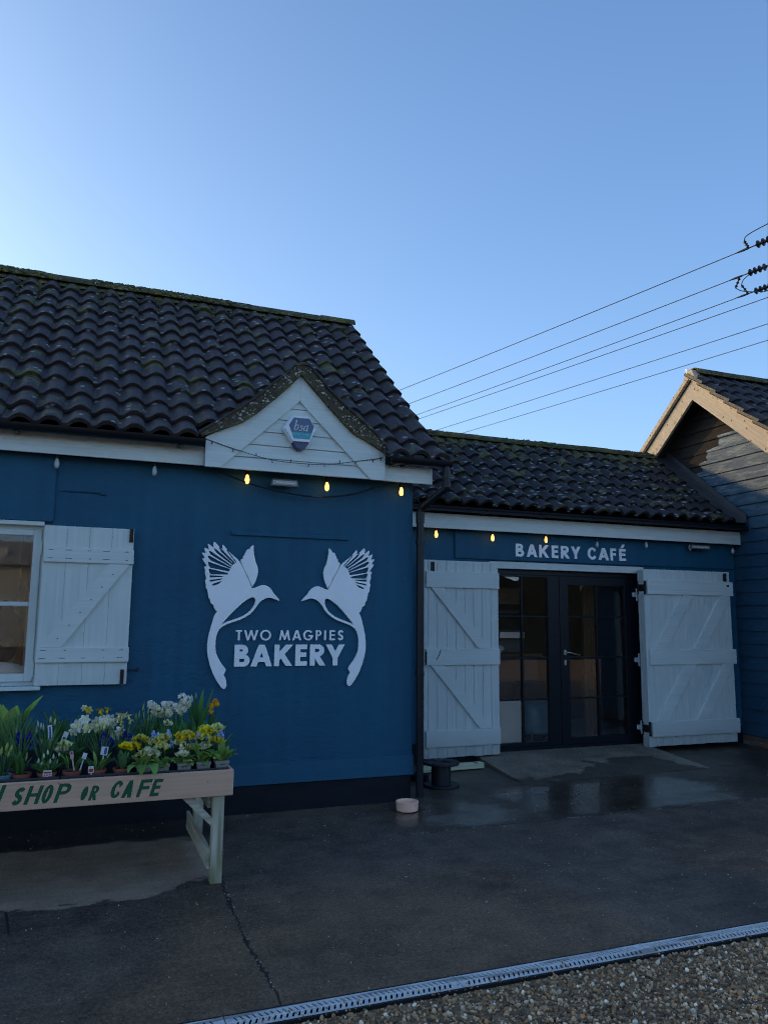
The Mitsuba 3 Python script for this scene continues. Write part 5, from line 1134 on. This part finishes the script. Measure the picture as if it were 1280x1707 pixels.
plant('potted_tulip', 'tall pointed tulip leaves near the right end at the back', .815, 5.78, 'black', [wide(6, .37, .046, .13, .12, GREENS), wide(3, .25, .04, .3, .3, BLUEG)], heads=[('bud', .78, 1.03, .05, .010, BUDW), ('bud', .80, 1.05, .045, .009, (.24, .32, .12))])
plant('potted_wallflower', 'orange and yellow small flowers on thin stalks at the back right end', .905, 5.78, 'black', [thin(20, .22, .010, .3, .5, GREENS), wide(3, .24, .035, .3, .3, BLUEG)], heads=[('daff', .945, 1.0, .024, ORA, (.80, .35, .03)), ('daff', .955, .985, .02, ORA, GOLD), ('daff', .915, .975, .022, (.74, .42, .05), GOLD), ('daff', .912, .935, .022, (.74, .40, .04), GOLD)])
# plant labels and price cards
def card(name, lab, x, y, z0, w, h, mat_, lean=0., stripes=(), rot=0.):
    k = thing(name, lab, 'plant label' if name == 'plant_label' else 'price card')
    M = trimesh.transformations.rotation_matrix(rot, [0, 0, 1]) @ trimesh.transformations.rotation_matrix(lean, [0, 1, 0]); M[:3, 3] = [x, y, z0]
    obj('card', cbox(-w / 2, w / 2, -.001, .001, 0, h, .0005), mat_, k, M=M)
    obj('stake', cbox(-.004, .004, .0012, .0022, -.07, h * .4), mat_, k, M=M)
    for (a, b_, c, d, mm) in stripes: obj('print', cbox(-w / 2 + a * w, -w / 2 + b_ * w, -.0016, -.0011, c * h, d * h), mm, k, M=M)
ST = [(.06, .94, .48, .78, 'red_print'), (.12, .30, .12, .38, 'red_print'), (.38, .58, .12, .38, 'red_print'), (.66, .88, .12, .38, 'red_print')]
card('price_card', 'white price card with a red band standing in the bushy terracotta pot', -.130, 4.993, .690, .046, .034, 'white_card', 0, ST)
card('price_card', 'red and white price card in the pot of yellowish leaves', .107, 4.995, .695, .030, .038, 'white_card', -.08, [(.1, .9, .12, .62, 'red_print'), (.3, .5, .7, .85, 'red_print')])
card('plant_label', 'pink label standing among long leaves in a terracotta pot', .0, 5.03, .775, .020, .044, 'pink_card', -.2, [(.2, .8, .6, .9, 'red_print')])
card('plant_label', 'small white label leaning right beside the pink one', .062, 5.06, .765, .024, .036, 'white_card', .25)
card('plant_label', 'white label with a blue picture behind the middle terracotta pots', .175, 5.10, .775, .040, .050, 'white_card', .15, [(.45, .85, .1, .9, 'blue_print')])
card('plant_label', 'tall white label with dark script standing left of the middle', -.135, 5.42, .83, .026, .095, 'white_card', -.1, [(.3, .7, .1, .9, 'blue_print')])
card('plant_label', 'white label tilted right next to the tall white label', -.06, 5.42, .83, .030, .052, 'white_card', .35, [(.2, .8, .1, .35, 'green_paint')])

# ------------------------------------------------------------------ power line above the roofs
dl = np.array([.225, -.975, 0]); dl /= np.linalg.norm(dl); RW = .011
def wire(lab, pts, group=None):
    k = thing('power_line', lab, 'power line'); obj('conductor', MB().tube(pts, RW, 5), 'wire_grey', k, True)
def sag(a, b, s, n=24):
    a, b = np.array(a, float), np.array(b, float); t = np.linspace(0, 1, n)[:, None]; p = a + (b - a) * t; p[:, 2:] -= 4 * s * t * (1 - t); return p
ends = [((8.55, 29.0), (12.75, 11.61)), ((9.85, 29.2), (13.66, 12.68)), ((11.02, 29.4), (14.57, 13.37)), ((11.50, 29.2), (16.13, 9.0)), ((13.30, 29.0), (17.75, 9.0)), ((14.54, 29.0), (18.90, 9.0))]
for i, ((xa, ya), (xb, yb)) in enumerate(ends):
    wire(('topmost overhead wire, ending in the uppermost insulator', 'second overhead wire from the top, ending in the middle insulator', 'third overhead wire from the top, ending in the insulator at the frame edge', 'fourth overhead wire from the top, close below the third', 'fifth overhead wire from the top', 'lowest overhead wire, nearest the barn roof')[i], sag((xa, ya, 9.5), (xb, yb, 9.5), .03))
def disc_string(k, a, b, n, r, core, mat_='insulator'):
    a, b = np.array(a, float), np.array(b, float); L = np.linalg.norm(b - a); prof = [(0, 0), (core, 0)]
    for i in range(n):
        z = L * (i + .5) / n; prof += [(core, z - .028), (r, z - .010), (r * .96, z + .004), (core * 1.3, z + .022)]
    prof += [(core, L), (0, L)]
    m = lathe(prof, 16); e1, e2, e3 = basis(b - a); v = m.vertices; m.vertices = a + v[:, :1] * e1 + v[:, 1:2] * e2 + v[:, 2:] * e3
    obj('disc_stack', m, mat_, k, 40)
    return k
arm_y = 10.6
for (c, xa, lab) in (((12.75, 11.61, 9.5), 12.98, 'dark disc insulator on the topmost overhead wire'), ((13.66, 12.68, 9.5), 14.14, 'dark disc insulator on the second overhead wire'), ((14.57, 13.37, 9.5), 15.21, 'dark disc insulator at the frame edge on the third overhead wire')):
    k = thing('insulator', lab, 'insulator'); c = np.array(c); e = np.array([xa, arm_y, 9.5]); d = (e - c) / np.linalg.norm(e - c)
    disc_string(k, c + d * .18, c + d * .62, 4, .085, .030)
    obj('link', MB().tube([c, c + d * .18], .014, 6).tube([c + d * .62, e], .012, 6), 'wire_grey', k, True)
    obj('clamp', MB().tube([c - d * .28, c - d * .1, c + d * .03], [.012, .026, .020], 6), 'black_iron', k, True)
for (p0, p1, path, lab) in (((12.75, 11.60, 9.52), (12.69, 11.64, 9.67), [(12.69, 11.64, 9.67), (12.70, 11.58, 9.76), (12.80, 11.30, 9.83), (12.98, 10.62, 9.90)], 'short looped jumper wire rising from the topmost insulator'),
                            ((13.64, 12.70, 9.47), (13.58, 12.78, 9.24), [(13.58, 12.78, 9.24), (13.66, 12.66, 9.13), (13.85, 12.46, 9.07), (14.10, 12.2, 9.10), (14.14, 10.62, 9.35)], 'hanging looped jumper wire below the second insulator'),
                            ((14.58, 13.34, 9.50), (14.36, 13.33, 9.68), [(14.36, 13.33, 9.68), (14.37, 13.25, 9.80), (14.50, 13.05, 9.93), (14.75, 12.6, 10.02), (15.21, 10.62, 9.95)], 'arched jumper wire above the third insulator')):
    k = thing('jumper_wire', lab, 'wire'); disc_string(k, p0, p1, 3, .036, .014)
    obj('wire', MB().tube(spline(path, 6), .011, 5), 'wire_grey', k, True)
k = thing('utility_pole', 'timber utility pole with a long crossarm beside the barn', 'utility pole')
obj('pole', MB().tube([(15.6, arm_y + .2, -.25), (15.6, arm_y + .2, 10.4)], [.15, .11], 14), 'weathered_wood', k, True)
obj('crossarm', cbox(12.8, 19.0, arm_y - .05, arm_y + .06, 9.40, 9.60, .01), 'weathered_level', k)

# ------------------------------------------------------------------ what stands across the yard (mirrored in the glass)
k = thing('opposite_building', 'long low building with a red tiled roof across the yard', 'building')
obj('wall', cbox(-40, 6, -47, -40, -.25, 5.0), 'far_wall', k)
obj('roof', along_x(Polygon([(-48, 4.8), (-39.4, 4.8), (-43.5, 6.6)]), -40.5, 6.5), 'far_roof', k)
for i in range(6): obj('rooflight', cbox(-30 + i * 6, -28.6 + i * 6, -41.2, -40.8, 5.3, 5.9), 'white_card', k)
hm = MB(); rh = np.random.default_rng(31)
for i in range(60):
    s = trimesh.creation.icosphere(3, 1.0); v = s.vertices.copy(); n_ = meshkit.fbm(v * 2.6 + i * 7.3, 4); v *= (.80 + .5 * n_)[:, None]
    hm.add(v * [rh.uniform(1.2, 2.2), rh.uniform(1.2, 1.8), rh.uniform(2.0, 2.4)] + [5 + i * .62 + rh.uniform(-.4, .4), -14 + rh.uniform(-1, 1), 1.15], s.faces)
stuff('hedge', hm, 'hedge_green', 'tall dark hedge along the far side of the yard', 'hedge', smooth=True)

# ------------------------------------------------------------------ groups of repeats
GROUPS = {'potted_': 'potted spring plants on the bench', 'plant_tray': 'plant trays on the bench', 'plant_label': 'labels standing in the pots', 'price_card': 'price cards standing in the pots', 'power_line': 'overhead wires',
          'insulator': 'insulators on the overhead wires', 'jumper_wire': 'jumper wires at the insulators', 'bird_sign': 'magpie signs on the blue wall', 'sign_lettering': 'raised lettering on the blue walls',
          'festoon_lights': 'festoon lights under the fascias', 'floodlight': 'floodlights under the eaves', 'thin_stake': 'stakes by the downpipe'}
for key, d in labels.items():
    if 'category' in d:
        for start, group in GROUPS.items():
            if key.startswith(start): d['group'] = group
